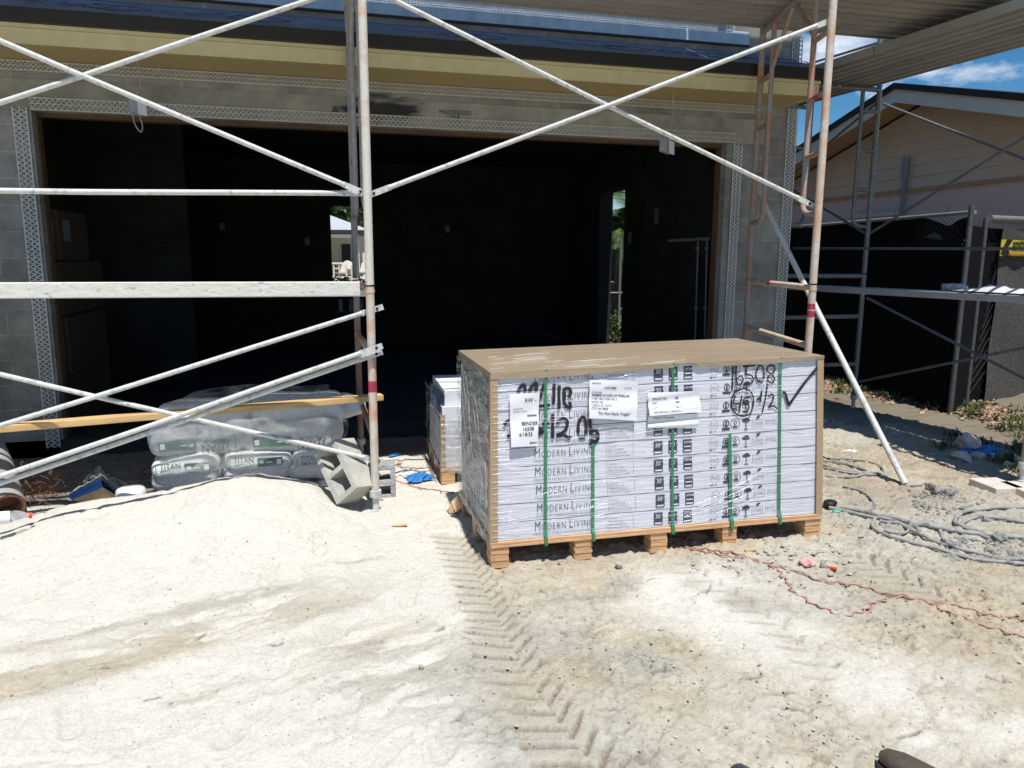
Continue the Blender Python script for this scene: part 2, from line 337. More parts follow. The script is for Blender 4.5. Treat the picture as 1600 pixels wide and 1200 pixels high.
# ================================================================== GROUND
_cx = np.array([onY(px, py, 4.95)[0] for px, py in ((-250, 880), (0, 838), (50, 812), (100, 797), (150, 785), (226, 775), (320, 753), (386, 741), (430, 748), (494, 757), (525, 782), (570, 805))])
_cz = np.array([onY(px, py, 4.95)[2] for px, py in ((-250, 880), (0, 838), (50, 812), (100, 797), (150, 785), (226, 775), (320, 753), (386, 741), (430, 748), (494, 757), (525, 782), (570, 805))])
_cz = np.clip(_cz, 0, 1)
def mound(x, y):
    sp = .06 + .42 * np.clip(4.95 - y, 0, 1.6)
    h = sum(np.interp(x + sp * d_, _cx, _cz, right=0.) * sm(.75, .35, x + sp * d_) for d_ in (-1, -.66, -.33, 0, .33, .66, 1)) / 7
    h = h * (1 + .22 * (fbm(x * 3.1, y * 3.1 + 4, 4, 121) - .5))
    front = sm(-1.75, 0., y - 4.95) ** 1.25; back = 1 - sm(.0, .38, y - 4.97)
    return h * np.where(y < 4.95, front, back)
def hz(x, y): return mound(np.asarray(x, float), np.asarray(y, float))
def G(px, py, dz=0.):
    p = onZ(px, py, 0.)
    for _ in range(8): p = onZ(px, py, float(hz(p[0], p[1])))
    p[2] += dz; return p

def axis(lo_, hi_, step, far):
    c = list(np.arange(lo_, hi_ + 1e-6, step)); s_ = step; v = hi_
    while v < far: s_ *= 1.22; v += s_; c.append(v)
    s_ = step; v = lo_
    while v > -far: s_ *= 1.22; v -= s_; c.insert(0, v)
    return np.array(c)
gx = axis(-2.9, 5.4, .0102, 160); gy = axis(1.45, 6.8, .0102, 160)
X, Y = np.meshgrid(gx, gy)
near = sm(9, 6, np.abs(X - 1.5)) * sm(11, 8, np.abs(Y - 3))
def blob(px, py, rx, ry, amp=1., rot=0.):
    c = onZ(px, py, 0.); dx = X - c[0]; dy = Y - c[1]; ca, sa = math.cos(rot), math.sin(rot)
    u = (dx * ca + dy * sa) / rx; v = (-dx * sa + dy * ca) / ry
    return amp * np.exp(-(u * u + v * v))
# --- how much clean white sand lies here (1) against trampled dirt (0)
edge_x = .62 + .32 * (fbm(X * 1.3, Y * 1.3, 4, 3) - .5) * 2 + np.interp(Y, [1.6, 2.3, 3.2, 4.3, 5.4], [-.05, -.05, .0, .28, .55])
sand = sm(.16, -.16, X - edge_x)
sand = np.maximum(sand, np.clip(blob(1120, 945, .55, .28) + blob(1060, 905, .35, .18) + blob(1230, 1010, .4, .3, .8) + blob(1400, 1120, .8, .30, .75) + blob(1560, 1100, .6, .3, .7)
       + blob(860, 1170, .22, .14, .9) + blob(1430, 742, .35, .12, .8) + blob(1180, 800, .6, .22, .6), 0, 1) * sm(.25, .6, fbm(X * 3, Y * 3, 5, 21)))
streak = np.clip(blob(240, 1010, .75, .13, 1.1, .35) + blob(380, 940, .33, .07, 1., .3) + blob(60, 1060, .5, .08, 1., .35) + blob(150, 985, .4, .05, .8, .35)
       + blob(480, 960, .3, .05, .8, .2) + blob(550, 880, .14, .03, .6, .1) + blob(600, 1000, .35, .16, .55) + blob(660, 1060, .35, .2, .8) + blob(330, 1090, .2, .05, .6, .3), 0, 1)
streak = np.clip(streak * 1.5, 0, 1) * sm(.33, .54, fbm(X * 3.2, (Y - .33 * X) * 11, 6, 33, .6))
sand = sand * (1 - .95 * streak)
tan = sm(.40, .62, fbm(X * 1.1 + 5, Y * 1.6, 5, 41))              # brown against grey dirt
tan = np.clip(tan + blob(1380, 720, 1.2, .7, .9) + blob(1000, 960, .4, .3, .5) + blob(640, 740, .6, .6, .8) + blob(1400, 900, .6, .3, .7), 0, 1)
n1 = fbm(X * 9, Y * 9, 4, 51)[..., None]; n2 = fbm(X * 40, Y * 40, 3, 61)[..., None]
cs = np.array([.61, .585, .515]); ct = np.array([.405, .345, .25]); cg = np.array([.37, .35, .295])
dirt = (ct * tan[..., None] + cg * (1 - tan[..., None]))
dirt = dirt * (.80 + .40 * n1) * (.84 + .32 * n2)
sandc = cs * (.93 + .12 * n1) * (.95 + .10 * n2)
colr = sandc * sand[..., None] + dirt * (1 - sand[..., None])
# chalky dust spread over the dirt
dust = sm(.42, .70, fbm(X * 2.3, Y * 2.3, 6, 71, .62))[..., None] * (1 - sand[..., None]) * .55
colr = colr * (1 - dust) + np.array([.51, .475, .395]) * dust
# soil by the fence and behind the scaffold, darkened to deepen the deck shade
shaded_soil = sm(5.3, 6.3, X + .45 * sm(5.0, 6.5, Y) + .35 * (fbm(X * 2, Y * 2, 3, 81) - .5))[..., None] * .75
colr = colr * (1 - shaded_soil) + np.array([.13, .10, .07]) * (.7 + .6 * n2) * shaded_soil
# shade by the wall painted into the colour, over dark bare soil
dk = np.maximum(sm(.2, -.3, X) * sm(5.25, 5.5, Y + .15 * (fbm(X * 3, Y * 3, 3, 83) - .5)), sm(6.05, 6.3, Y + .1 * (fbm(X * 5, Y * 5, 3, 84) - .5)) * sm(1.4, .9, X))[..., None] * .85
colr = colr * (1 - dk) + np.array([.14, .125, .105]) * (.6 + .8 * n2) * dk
# rough grass and dark earth behind the building line
grs = sm(7.2, 9.5, Y)[..., None]; colr = colr * (1 - grs) + np.array([.085, .085, .045]) * (.6 + .8 * n1) * grs
# tan trodden earth right of the pallet
tn = np.clip(blob(1400, 740, .9, .55, 1.) + blob(1500, 770, .8, .35, .8), 0, 1)[..., None] * .7 * sm(.25, .55, fbm(X * 3, Y * 4, 4, 85))[..., None]
colr = colr * (1 - tn) + np.array([.33, .26, .18]) * (.8 + .4 * n1) * tn
# --- heights
rough = (1 - .8 * sand) * (1 - .55 * streak)
Zg = hz(X, Y)
Zg = Zg + near * (.030 * (fbm(X * 1.7, Y * 1.7, 3, 5) - .5) * sm(1.2, 2.0, Y) + .016 * (fbm(X * 6, Y * 6, 3, 9) - .5))
pl = fbm(X * 6 + 1, Y * 8, 5, 111, .55); pl2 = fbm(X * 13 + 7, Y * 17, 4, 113, .55)
led = sm(.50, .515, pl) * .007 + sm(.53, .55, pl2) * .006
Zg = Zg + near * rough * led * sm(.35, .55, fbm(X * 1.3, Y * 1.3, 3, 115))
lip = np.exp(-((pl - .503) / .006) ** 2) * rough * near; lip2 = np.exp(-((pl2 - .534) / .007) ** 2) * rough * near
lk = np.clip(.5 * lip + .45 * lip2, 0, .75)[..., None]; colr = colr * (1 - lk) + np.array([.18, .15, .115]) * lk
cl = fbm(X * 17, Y * 17, 4, 13, .6); Zg = Zg + near * rough * .055 * np.maximum(cl - .48, 0) ** 1. + near * (.020 * rough + .001) * (fbm(X * 38, Y * 38, 2, 15) - .5)
rl = np.abs(fbm(X * 7 + 3, Y * 11, 4, 17) - .5) * 2; crack = np.exp(-(rl / .035) ** 2) * rough * near * sm(.45, .6, fbm(X * 1.5, Y * 1.5, 3, 19))
Zg = Zg - .020 * crack
ccr = (.55 * crack)[..., None]; colr = colr * (1 - ccr) + np.array([.17, .14, .105]) * ccr
fp = np.abs(fbm(X * 2.6, Y * 2.6, 3, 23) - .5) * 2
Zg = Zg - .012 * np.exp(-(fp / .06) ** 2) * sand * near
# ledges where crusts of sand break
# --- tyre tracks with chevron lugs
def track(pts, wid, pitch, depth, flip=1, lug_len=.62, fade=None):
    global Zg, colr
    P = [onZ(*p) for p in pts]; P = smooth_path(P, 10); acc = 0.
    for i in range(len(P) - 1):
        p = P[i]; q = P[i + 1]; d = (q - p)[:2]; L = np.linalg.norm(d); d = d / L; nrm = np.array([-d[1], d[0]])
        sel = (np.abs(X - p[0]) < wid) & (np.abs(Y - p[1]) < wid + L)
        iy, ix = np.nonzero(sel)
        if len(iy) == 0: acc += L; continue
        xx = X[iy, ix] - p[0]; yy = Y[iy, ix] - p[1]; s_ = xx * d[0] + yy * d[1]; t_ = (xx * nrm[0] + yy * nrm[1])
        ok = (s_ >= 0) & (s_ < L) & (np.abs(t_) < wid / 2); iy = iy[ok]; ix = ix[ok]; s2 = s_[ok] + acc; t2 = t_[ok]
        tt = t2 - wid * .14; side = np.where(tt > 0, 1, 0); ph = (s2 + np.where(tt > 0, 1.15 * tt, .42 * -tt) + side * pitch / 2 + .006 * (fbm(X[iy, ix] * 30, Y[iy, ix] * 30, 2, 92) - .5)) / pitch; fr = ph - np.floor(ph)
        lug = sm(.0, .07, fr) * (1 - sm(.17, .34, fr)) * sm(wid / 2, wid / 2 - .02, np.abs(t2)); edg = sm(wid / 2, wid / 2 - .07, np.abs(t2 + .03 * (fbm(X[iy, ix] * 9, Y[iy, ix] * 9, 3, 93) - .5)))
        side_w = sm(-.045, -.02, np.where(t2 > 0, t2, -t2) - 0.0)
        gone = sm(.13, .35, fbm(xx[ok] * 0 + X[iy, ix] * 4, Y[iy, ix] * 4, 3, 90))
        lug = lug * gone * (1 if fade is None else fade) * (.75 + .6 * fbm(X[iy, ix] * 14, Y[iy, ix] * 14, 3, 94))
        Zg[iy, ix] = Zg[iy, ix] * (1 - .85 * gone * edg) - depth * lug
        k = np.clip(.92 * lug, 0, 1)[:, None]; flat = (.55 * gone * edg * (1 if fade is None else fade))[:, None]
        colr[iy, ix] = colr[iy, ix] * (1 - flat) + np.array([.42, .385, .31]) * flat
        colr[iy, ix] = colr[iy, ix] * (1 - k) + np.array([.20, .16, .115]) * k
        acc += L
track([(700, 832), (735, 900), (775, 985)], .25, .088, .017, 1)
track([(770, 975), (800, 1040), (850, 1120), (930, 1230)], .30, .10, .022, 1)
track([(1060, 880), (1130, 925), (1215, 985), (1320, 1080)], .22, .12, .014, 1, fade=.35)
track([(1320, 868), (1400, 905), (1480, 945)], .28, .10, .018, 1, fade=.8)
# open crevices where the crust has broken
def crevice(px, py, ang, L, wd, dep):
    global Zg, colr
    c = onZ(px, py, 0.); rs = np.random.RandomState(int(px * 7 + py)); n = 7; P = [c[:2]]; a_ = ang
    for i in range(n): a_ += rs.normal(0, .45); P.append(P[-1] + np.array([math.cos(a_), math.sin(a_)]) * L / n)
    m_ = (np.abs(X - c[0]) < L * 1.2) & (np.abs(Y - c[1]) < L * 1.2); iy, ix = np.nonzero(m_); x = X[iy, ix]; y = Y[iy, ix]; best = np.zeros(len(iy))
    for i in range(n):
        p, q = P[i], P[i + 1]; d = q - p; t_ = np.clip(((x - p[0]) * d[0] + (y - p[1]) * d[1]) / (d @ d), 0, 1); r = np.hypot(x - p[0] - t_ * d[0], y - p[1] - t_ * d[1]); w_ = wd * math.sin(math.pi * (i + .7) / (n + .4))
        best = np.maximum(best, np.exp(-(r / w_) ** 2))
    Zg[iy, ix] -= dep * best; k = (.85 * best)[:, None]; colr[iy, ix] = colr[iy, ix] * (1 - k) + np.array([.09, .07, .05]) * k
for q_ in ((1190, 1088, -.5, .16, .009, .02), (1222, 1110, -.3, .10, .012, .02), (1150, 1060, -.6, .22, .006, .014), (1030, 1040, -1.1, .14, .006, .012), (1090, 925, -.2, .16, .006, .010), (930, 1110, -.6, .10, .007, .012), (705, 1125, -.3, .07, .007, .012),
           (1345, 1000, -.4, .14, .006, .012), (1480, 1000, -.3, .12, .006, .012), (1290, 1045, -.3, .10, .006, .01), (1400, 1150, -.3, .16, .006, .012), (1530, 1060, -.3, .14, .006, .012), (1120, 880, -.2, .22, .007, .014), (1200, 868, -.1, .25, .008, .016), (1255, 872, .1, .2, .007, .014),
           (880, 1000, .6, .10, .005, .01), (1010, 905, .4, .10, .005, .01), (850, 930, .7, .08, .005, .01), (1410, 935, -.4, .2, .005, .01), (1520, 940, -.2, .16, .005, .01), (415, 1005, .3, .10, .007, .01), (300, 1000, .5, .09, .006, .01), (225, 1092, .1, .07, .006, .008), (680, 985, .1, .08, .006, .01), (720, 1000, -.3, .06, .006, .01), (150, 1045, .3, .06, .006, .01)): crevice(*q_)
# shoe prints pressed in the sand
def shoe_print(px, py, rot, dep=.010, L=.29):
    global Zg, colr
    c = onZ(px, py, 0.); sel = (np.abs(X - c[0]) < .3) & (np.abs(Y - c[1]) < .3); iy, ix = np.nonzero(sel); dx = X[iy, ix] - c[0]; dy = Y[iy, ix] - c[1]; ca, sa = math.cos(rot), math.sin(rot)
    u = (dx * ca + dy * sa) / (L / 2); v = (-dx * sa + dy * ca) / (.050 - .012 * np.cos(u * 3.1)); d = np.sqrt(u * u + v * v)
    ins = 1 - sm(.85, 1.08, d); rim = np.exp(-((d - 1.12) / .12) ** 2); Zg[iy, ix] += -dep * ins * (1 - .3 * (np.sin(u * 42) > 0)) + .5 * dep * rim
    k = (.12 * ins + .05 * np.exp(-((d - .97) / .10) ** 2))[:, None]; colr[iy, ix] = colr[iy, ix] * (1 - k) + np.array([.40, .37, .31]) * k
for q_ in ((545, 1110, 1.4), (470, 1060, .5), (160, 1035, .5), (110, 1120, 1.9), (330, 880, 1.2), (420, 905, 1.5), (240, 1150, .4), (640, 930, 1.3), (80, 930, .9), (500, 860, 1.6), (700, 1150, 1.2), (250, 930, .7), (600, 1180, .8), (380, 1130, 1.)): shoe_print(*q_)
nv = X.size; me = bpy.data.meshes.new('ground')
co = np.stack([X, Y, Zg], -1).reshape(-1, 3).astype(np.float32)
ny, nx = X.shape; idx = np.arange(nv).reshape(ny, nx)
quads = np.stack([idx[:-1, :-1], idx[:-1, 1:], idx[1:, 1:], idx[1:, :-1]], -1).reshape(-1, 4).astype(np.int32)
me.vertices.add(nv); me.vertices.foreach_set('co', co.ravel())
me.loops.add(quads.size); me.loops.foreach_set('vertex_index', quads.ravel())
me.polygons.add(len(quads)); me.polygons.foreach_set('loop_start', np.arange(0, quads.size, 4, dtype=np.int32)); me.polygons.foreach_set('loop_total', np.full(len(quads), 4, np.int32))
me.polygons.foreach_set('use_smooth', np.ones(len(quads), bool)); me.update(calc_edges=True)
ca = me.color_attributes.new('shaded_soil', 'FLOAT_COLOR', 'POINT')
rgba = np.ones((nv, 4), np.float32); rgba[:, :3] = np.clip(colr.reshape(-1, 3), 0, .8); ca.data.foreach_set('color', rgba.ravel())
gm = bpy.data.materials.new('trampled sand and dirt'); gm.use_nodes = True; t = gm.node_tree; b = t.nodes['Principled BSDF']; b.inputs['Roughness'].default_value = .97; b.inputs['Specular IOR Level'].default_value = .15
at_ = t.nodes.new('ShaderNodeAttribute'); at_.attribute_name = 'shaded_soil'
g_ = t.nodes.new('ShaderNodeNewGeometry')
def gnoise(sc, det, ro=.6):
    n = t.nodes.new('ShaderNodeTexNoise'); n.inputs['Scale'].default_value = sc; n.inputs['Detail'].default_value = det; n.inputs['Roughness'].default_value = ro
    t.links.new(g_.outputs['Position'], n.inputs['Vector']); return n
na = gnoise(85, 6); nb = gnoise(22, 8, .7)
r1 = t.nodes.new('ShaderNodeMapRange'); r1.inputs[1].default_value = .3; r1.inputs[2].default_value = .7; r1.inputs[3].default_value = .86; r1.inputs[4].default_value = 1.12; t.links.new(na.outputs[0], r1.inputs[0])
k1 = t.nodes.new('ShaderNodeVectorMath'); k1.operation = 'SCALE'; t.links.new(at_.outputs['Color'], k1.inputs[0]); t.links.new(r1.outputs[0], k1.inputs['Scale'])
vo = t.nodes.new('ShaderNodeTexVoronoi'); vo.inputs['Scale'].default_value = 60; t.links.new(g_.outputs['Position'], vo.inputs['Vector'])
gr = t.nodes.new('ShaderNodeMath'); gr.operation = 'LESS_THAN'; gr.inputs[1].default_value = .11; t.links.new(vo.outputs['Distance'], gr.inputs[0])
nsel = t.nodes.new('ShaderNodeMath'); nsel.operation = 'GREATER_THAN'; nsel.inputs[1].default_value = .56; t.links.new(nb.outputs[0], nsel.inputs[0])
gm2 = t.nodes.new('ShaderNodeMath'); gm2.operation = 'MULTIPLY'; t.links.new(gr.outputs[0], gm2.inputs[0]); t.links.new(nsel.outputs[0], gm2.inputs[1])
mxg = t.nodes.new('ShaderNodeMix'); mxg.data_type = 'RGBA'; t.links.new(gm2.outputs[0], mxg.inputs[0]); t.links.new(k1.outputs[0], mxg.inputs[6]); mxg.inputs[7].default_value = (.17, .14, .11, 1)
vo2 = t.nodes.new('ShaderNodeTexVoronoi'); vo2.inputs['Scale'].default_value = 21; t.links.new(g_.outputs['Position'], vo2.inputs['Vector'])
g3 = t.nodes.new('ShaderNodeMath'); g3.operation = 'LESS_THAN'; g3.inputs[1].default_value = .075; t.links.new(vo2.outputs['Distance'], g3.inputs[0])
mx3 = t.nodes.new('ShaderNodeMix'); mx3.data_type = 'RGBA'; t.links.new(g3.outputs[0], mx3.inputs[0]); t.links.new(mxg.outputs[2], mx3.inputs[6]); mx3.inputs[7].default_value = (.27, .24, .19, 1)
t.links.new(mx3.outputs[2], b.inputs['Base Color'])
hs = t.nodes.new('ShaderNodeMath'); hs.operation = 'MULTIPLY_ADD'; hs.inputs[1].default_value = 2.5; t.links.new(nb.outputs[0], hs.inputs[0]); t.links.new(na.outputs[0], hs.inputs[2])
u_ = t.nodes.new('ShaderNodeBump'); u_.inputs['Strength'].default_value = .55; u_.inputs['Distance'].default_value = .009; t.links.new(hs.outputs[0], u_.inputs['Height']); t.links.new(u_.outputs[0], b.inputs['Normal'])
me.materials.append(gm); go = bpy.data.objects.new('ground', me); COL.objects.link(go); tag(go, kind='structure')

def pebble(mb, c, r, mi=0, sq=(1, 1, .6), seed=0):
    """one lumpy broken stone: a jittered low icosphere"""
    ph = (1 + 5 ** .5) / 2; V = np.array([(-1, ph, 0), (1, ph, 0), (-1, -ph, 0), (1, -ph, 0), (0, -1, ph), (0, 1, ph), (0, -1, -ph), (0, 1, -ph), (ph, 0, -1), (ph, 0, 1), (-ph, 0, -1), (-ph, 0, 1)]) / 1.9
    F = [(0, 11, 5), (0, 5, 1), (0, 1, 7), (0, 7, 10), (0, 10, 11), (1, 5, 9), (5, 11, 4), (11, 10, 2), (10, 7, 6), (7, 1, 8), (3, 9, 4), (3, 4, 2), (3, 2, 6), (3, 6, 8), (3, 8, 9), (4, 9, 5), (2, 4, 11), (6, 2, 10), (8, 6, 7), (9, 8, 1)]
    an = random.random() * 6.28; ca_, sa_ = math.cos(an), math.sin(an)
    P = []
    for v in V:
        j = .72 + .5 * random.random(); x, y, z = v * j * np.array(sq) * r; P.append((c[0] + x * ca_ - y * sa_, c[1] + x * sa_ + y * ca_, c[2] + z))
    mb.add(P, F, mi)
# loose clods and grit scattered over the yard: uncountable
gb = MB(); gb2 = MB()
def scatter(n, x0, x1, y0, y1, rmin, rmax, keep):
    k = 0
    while k < n:
        x = random.uniform(x0, x1); y = random.uniform(y0, y1)
        i = min(np.searchsorted(gx, x), len(gx) - 1); j = min(np.searchsorted(gy, y), len(gy) - 1)
        if random.random() > keep(sand[j, i], x, y): k += .25; continue
        r = rmin + (rmax - rmin) * random.random() ** 4
        pebble(gb if random.random() < .75 or sand[j, i] > .6 else gb2, (x, y, Zg[j, i] - r * .05), r, sq=(1, .75, .36)); k += 1
dens = lambda s_, x, y: (.18 + .82 * (1 - s_)) * (.25 + .75 * float(fbm(np.array(x * 2.2), np.array(y * 2.2), 3, 99) > .5))
scatter(13000, -1.2, 4.2, 1.5, 4.4, .0022, .0105, dens)
scatter(1500, .8, 5.4, 2.5, 6.5, .003, .017, dens)
scatter(500, -2.6, 1.2, 4.0, 6.7, .003, .012, dens)
gb.build('loose_grit', 'stone', kind='stuff', label='pale grit and small clods scattered over the trampled yard', cat='gravel')
gb2.build('loose_clods', 'stoneg', kind='stuff', label='greyish dirt clods scattered over the trampled yard', cat='gravel')

# ================================================================== GARAGE
WY, OX0, OX1, OT, SZ, CX = 6.75, -2.145, 3.955, 2.755, .138, 4.62     # wall face, opening, its top, slab level, building corner
gar = thing('garage_building', (1, WY, 0), 'unfinished concrete block garage with an empty door opening and ochre fascia', 'garage')
w = MB()
w.box(-9, OX0, WY, WY + .2, -.2, 7); w.box(OX1, CX, WY, WY + .2, -.2, 7); w.box(OX0, OX1, WY, WY + .2, OT, 7)
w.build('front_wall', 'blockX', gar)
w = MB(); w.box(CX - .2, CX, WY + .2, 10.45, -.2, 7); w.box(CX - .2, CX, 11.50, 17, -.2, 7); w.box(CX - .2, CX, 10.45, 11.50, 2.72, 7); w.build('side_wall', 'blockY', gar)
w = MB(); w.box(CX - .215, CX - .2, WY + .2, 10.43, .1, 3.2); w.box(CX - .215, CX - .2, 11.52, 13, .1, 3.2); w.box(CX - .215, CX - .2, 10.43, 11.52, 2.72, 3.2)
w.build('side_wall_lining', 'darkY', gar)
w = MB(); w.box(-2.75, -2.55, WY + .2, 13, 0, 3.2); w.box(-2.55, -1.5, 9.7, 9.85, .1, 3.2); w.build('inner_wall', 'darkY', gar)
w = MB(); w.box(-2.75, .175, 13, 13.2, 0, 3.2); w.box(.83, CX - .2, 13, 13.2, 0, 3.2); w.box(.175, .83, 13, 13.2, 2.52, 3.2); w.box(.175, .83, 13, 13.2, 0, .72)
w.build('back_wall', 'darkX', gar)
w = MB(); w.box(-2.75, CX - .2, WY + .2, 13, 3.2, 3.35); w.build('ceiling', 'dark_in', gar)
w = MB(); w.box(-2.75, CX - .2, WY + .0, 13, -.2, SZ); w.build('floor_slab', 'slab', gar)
w = MB(); w.box(-9, 4.4, 6.95, 17, 6.9, 7.2); w.build('roof', 'conc', gar)
# header: smooth precast beam over the opening, 4 mm proud of the blocks
w = MB(); w.box(-2.45, 4.28, WY - .006, WY, OT + .002, 2.985); w.build('precast_lintel', 'conc', gar)
# dark smear and stencilling on the lintel
st = MB()
def wall_pt(px, py, off=.008): p = onY(px, py, WY); p[1] -= off; return p
def smear(mb, px0, py0, px1, py1, seed, off, dens_=.5):
    random.seed(seed); nx_, ny_ = int((px1 - px0) / 2.2), int((py1 - py0) / 2.2)
    for i in range(nx_):
        for j in range(ny_):
            x = px0 + i * 2.2; y = py0 + j * 2.2
            v = float(fbm(np.array(x * .035), np.array(y * .14), 4, seed)) + .16 * (1 - abs((x - px0) / (px1 - px0) * 2 - 1)) + .10 * (1 - abs((y - py0) / (py1 - py0) * 2 - 1))
            if v > dens_:
                a1 = wall_pt(x, y, off); a2 = wall_pt(x + 2.25, y + 2.25, off)
                mb.add([(a1[0], a1[1], a2[2]), (a2[0], a1[1], a2[2]), (a2[0], a1[1], a1[2]), (a1[0], a1[1], a1[2])], [(0, 1, 2, 3)])
def stain_mat():
    m = bpy.data.materials.new('dark tar stain'); m.use_nodes = True; t = m.node_tree; b = t.nodes['Principled BSDF']; b.inputs['Base Color'].default_value = (.03, .03, .03, 1); b.inputs['Roughness'].default_value = .95
    tcn = t.nodes.new('ShaderNodeTexCoord'); mpn = t.nodes.new('ShaderNodeMapping'); mpn.inputs['Scale'].default_value = (1.2, 1, 7); n = t.nodes.new('ShaderNodeTexNoise'); n.inputs['Scale'].default_value = 3; n.inputs['Detail'].default_value = 8; n.inputs['Distortion'].default_value = .8
    gn = t.nodes.new('ShaderNodeNewGeometry'); t.links.new(gn.outputs['Position'], mpn.inputs[0]); t.links.new(mpn.outputs[0], n.inputs['Vector'])
    gs_ = t.nodes.new('ShaderNodeTexGradient'); gs_.gradient_type = 'SPHERICAL'; mp2 = t.nodes.new('ShaderNodeMapping'); mp2.inputs['Location'].default_value = (-1, 0, -1); mp2.inputs['Scale'].default_value = (2, 0, 2); t.links.new(tcn.outputs['Generated'], mp2.inputs[0]); t.links.new(mp2.outputs[0], gs_.inputs[0])
    a_ = t.nodes.new('ShaderNodeMath'); a_.operation = 'MULTIPLY_ADD'; a_.inputs[1].default_value = .62; t.links.new(gs_.outputs[1], a_.inputs[0]); t.links.new(n.outputs[0], a_.inputs[2])
    r = t.nodes.new('ShaderNodeMapRange'); r.inputs[1].default_value = .66; r.inputs[2].default_value = .92; r.inputs[4].default_value = .8; t.links.new(a_.outputs[0], r.inputs[0]); t.links.new(r.outputs[0], b.inputs['Alpha']); return m
p_, q_ = wall_pt(490, 196), wall_pt(700, 146); st.add([(p_[0], p_[1], p_[2]), (q_[0], p_[1], p_[2]), (q_[0], p_[1], q_[2]), (p_[0], p_[1], q_[2])], [(0, 1, 2, 3)]); st.build('tar_smear', stain_mat(), gar)
st = MB(); q = wall_pt(517, 178); put_text(st, 'A.TPS', q, (1, 0, 0), (0, 0, 1), .085, .004, sx=1.25)
q = wall_pt(686, 178); put_text(st, 'PRESTRESSED', q, (1, 0, 0), (0, 0, 1), .052, .0006, sx=.95)
q = wall_pt(703, 186); put_text(st, '19.4', q, (1, 0, 0), (0, 0, 1), .05, .0006); q = wall_pt(713, 194); put_text(st, 'U', q, (1, 0, 0), (0, 0, 1), .045, .0006)
st.build('stencilled_lettering', 'ink', gar)
# timber buck round the opening
w = MB(); w.box(OX0 + .05, OX1 - .09, WY + .10, WY + .19, OT - .028, OT - .002); w.box(OX0 + .03, OX0 + .042, WY + .10, WY + .19, SZ, OT - .002); w.box(OX1 - .082, OX1 - .07, WY + .10, WY + .19, SZ, OT - .002)
w.build('door_buck', 'buck', gar)
w = MB(); w.box(OX0, OX0 + .03, WY + .004, WY + .19, SZ, OT - .002); w.build('jamb_render', 'blockX', gar); w = MB(); w.box(OX1 - .07, OX1, WY + .004, WY + .19, SZ, OT - .002); w.build('jamb_render', 'blockX', gar)
# eave: soffit, ochre fascia, drip metal, membrane
EY, EX1, ZS = 6.27, 4.47, 3.124
w = MB(); w.box(-9, EX1, EY, WY, ZS, ZS + .02); w.build('soffit', mat('ochre soffit board', (.45, .34, .15), .65, var=.08, vs=9), gar)
w = MB(); w.box(-9, EX1 + .0, EY - .028, EY - .003, ZS - .004, ZS + .100); w.box(-9, EX1 + .03, EY - .05, EY - .0, ZS + .102, ZS + .126); w.box(EX1 + .003, EX1 + .028, EY - .028, WY - .003, ZS - .004, ZS + .100); w.build('fascia', 'fascia', gar)
w = MB(); w.box(-9, EX1 + .10, EY - .085, EY + .2, ZS + .128, ZS + .222); w.build('drip_edge', 'drip', gar)
w = MB(); z0, z1 = ZS + .224, ZS + .475; w.add([(-9, EY - .085, z0), (EX1 + .10, EY - .085, z0), (CX + .04, WY + .06, z0 + .02), (EX1 - .22, WY - .003, z1 - .01), (-9, WY - .003, z1)], [(0, 1, 3, 4), (1, 2, 3)]); w.build('roof_membrane', 'mem', gar)
for px, py, s_ in ((20, 8, 1), (250, 22, .9), (610, 55, 1), (850, 74, 1), (1110, 90, .9), (1010, 84, .7)):
    random.seed(px); ink = MB()
    def sl(u, v): return (u, EY - .085 + v * .53, z0 + .004 + v * .247)
    cx_ = onY(px, py, 6.5)[0]
    for k in range(16):
        x_ = cx_ + k * .045 * s_; a_ = random.uniform(.25, .45); ink.tube([sl(x_, a_), sl(x_ + random.uniform(.01, .05), a_ + .18), sl(x_ + .05, a_ + random.uniform(0, .1))], .0022, 4)
    ink.tube(smooth_path([sl(cx_ + .5, .3), sl(cx_ + .7, .22), sl(cx_ + .95, .4), sl(cx_ + .75, .55), sl(cx_ + .55, .5)], 6), .0025, 4); ink.build('membrane_print', 'memink', gar)
w = MB(); w.box(-9, 4.05, WY - .03, WY - .002, ZS + .515, ZS + .53, 1)
w.add([(-9, WY - .035, ZS + .53), (4.05, WY - .035, ZS + .53), (4.05, WY - .004, ZS + .655), (-9, WY - .004, ZS + .655)], [(0, 1, 2, 3)]); w.build('wall_flashing', ['flash', 'drip'], gar)
# wire lath above: a field of small diamonds
w = MB(); x = -1.2
w.box(-9, 3.9, WY - .0045, WY - .001, ZS + .657, ZS + 1.25); w.build('building_wrap', mat('silver grey backing', (.34, .35, .37), .6, var=.3, vs=10), gar)
w = MB()
while x < 3.88:
    w.bar((x, WY - .012, ZS + .655), (x, WY - .012, ZS + .86), .006, .006, up=(0, 1, 0)); x += .028
for k in range(5):
    w.bar((-1.2, WY - .016, ZS + .67 + k * .045), (3.88, WY - .016, ZS + .67 + k * .045), .004, .005)
w.build('wire_lath', 'lath', gar)
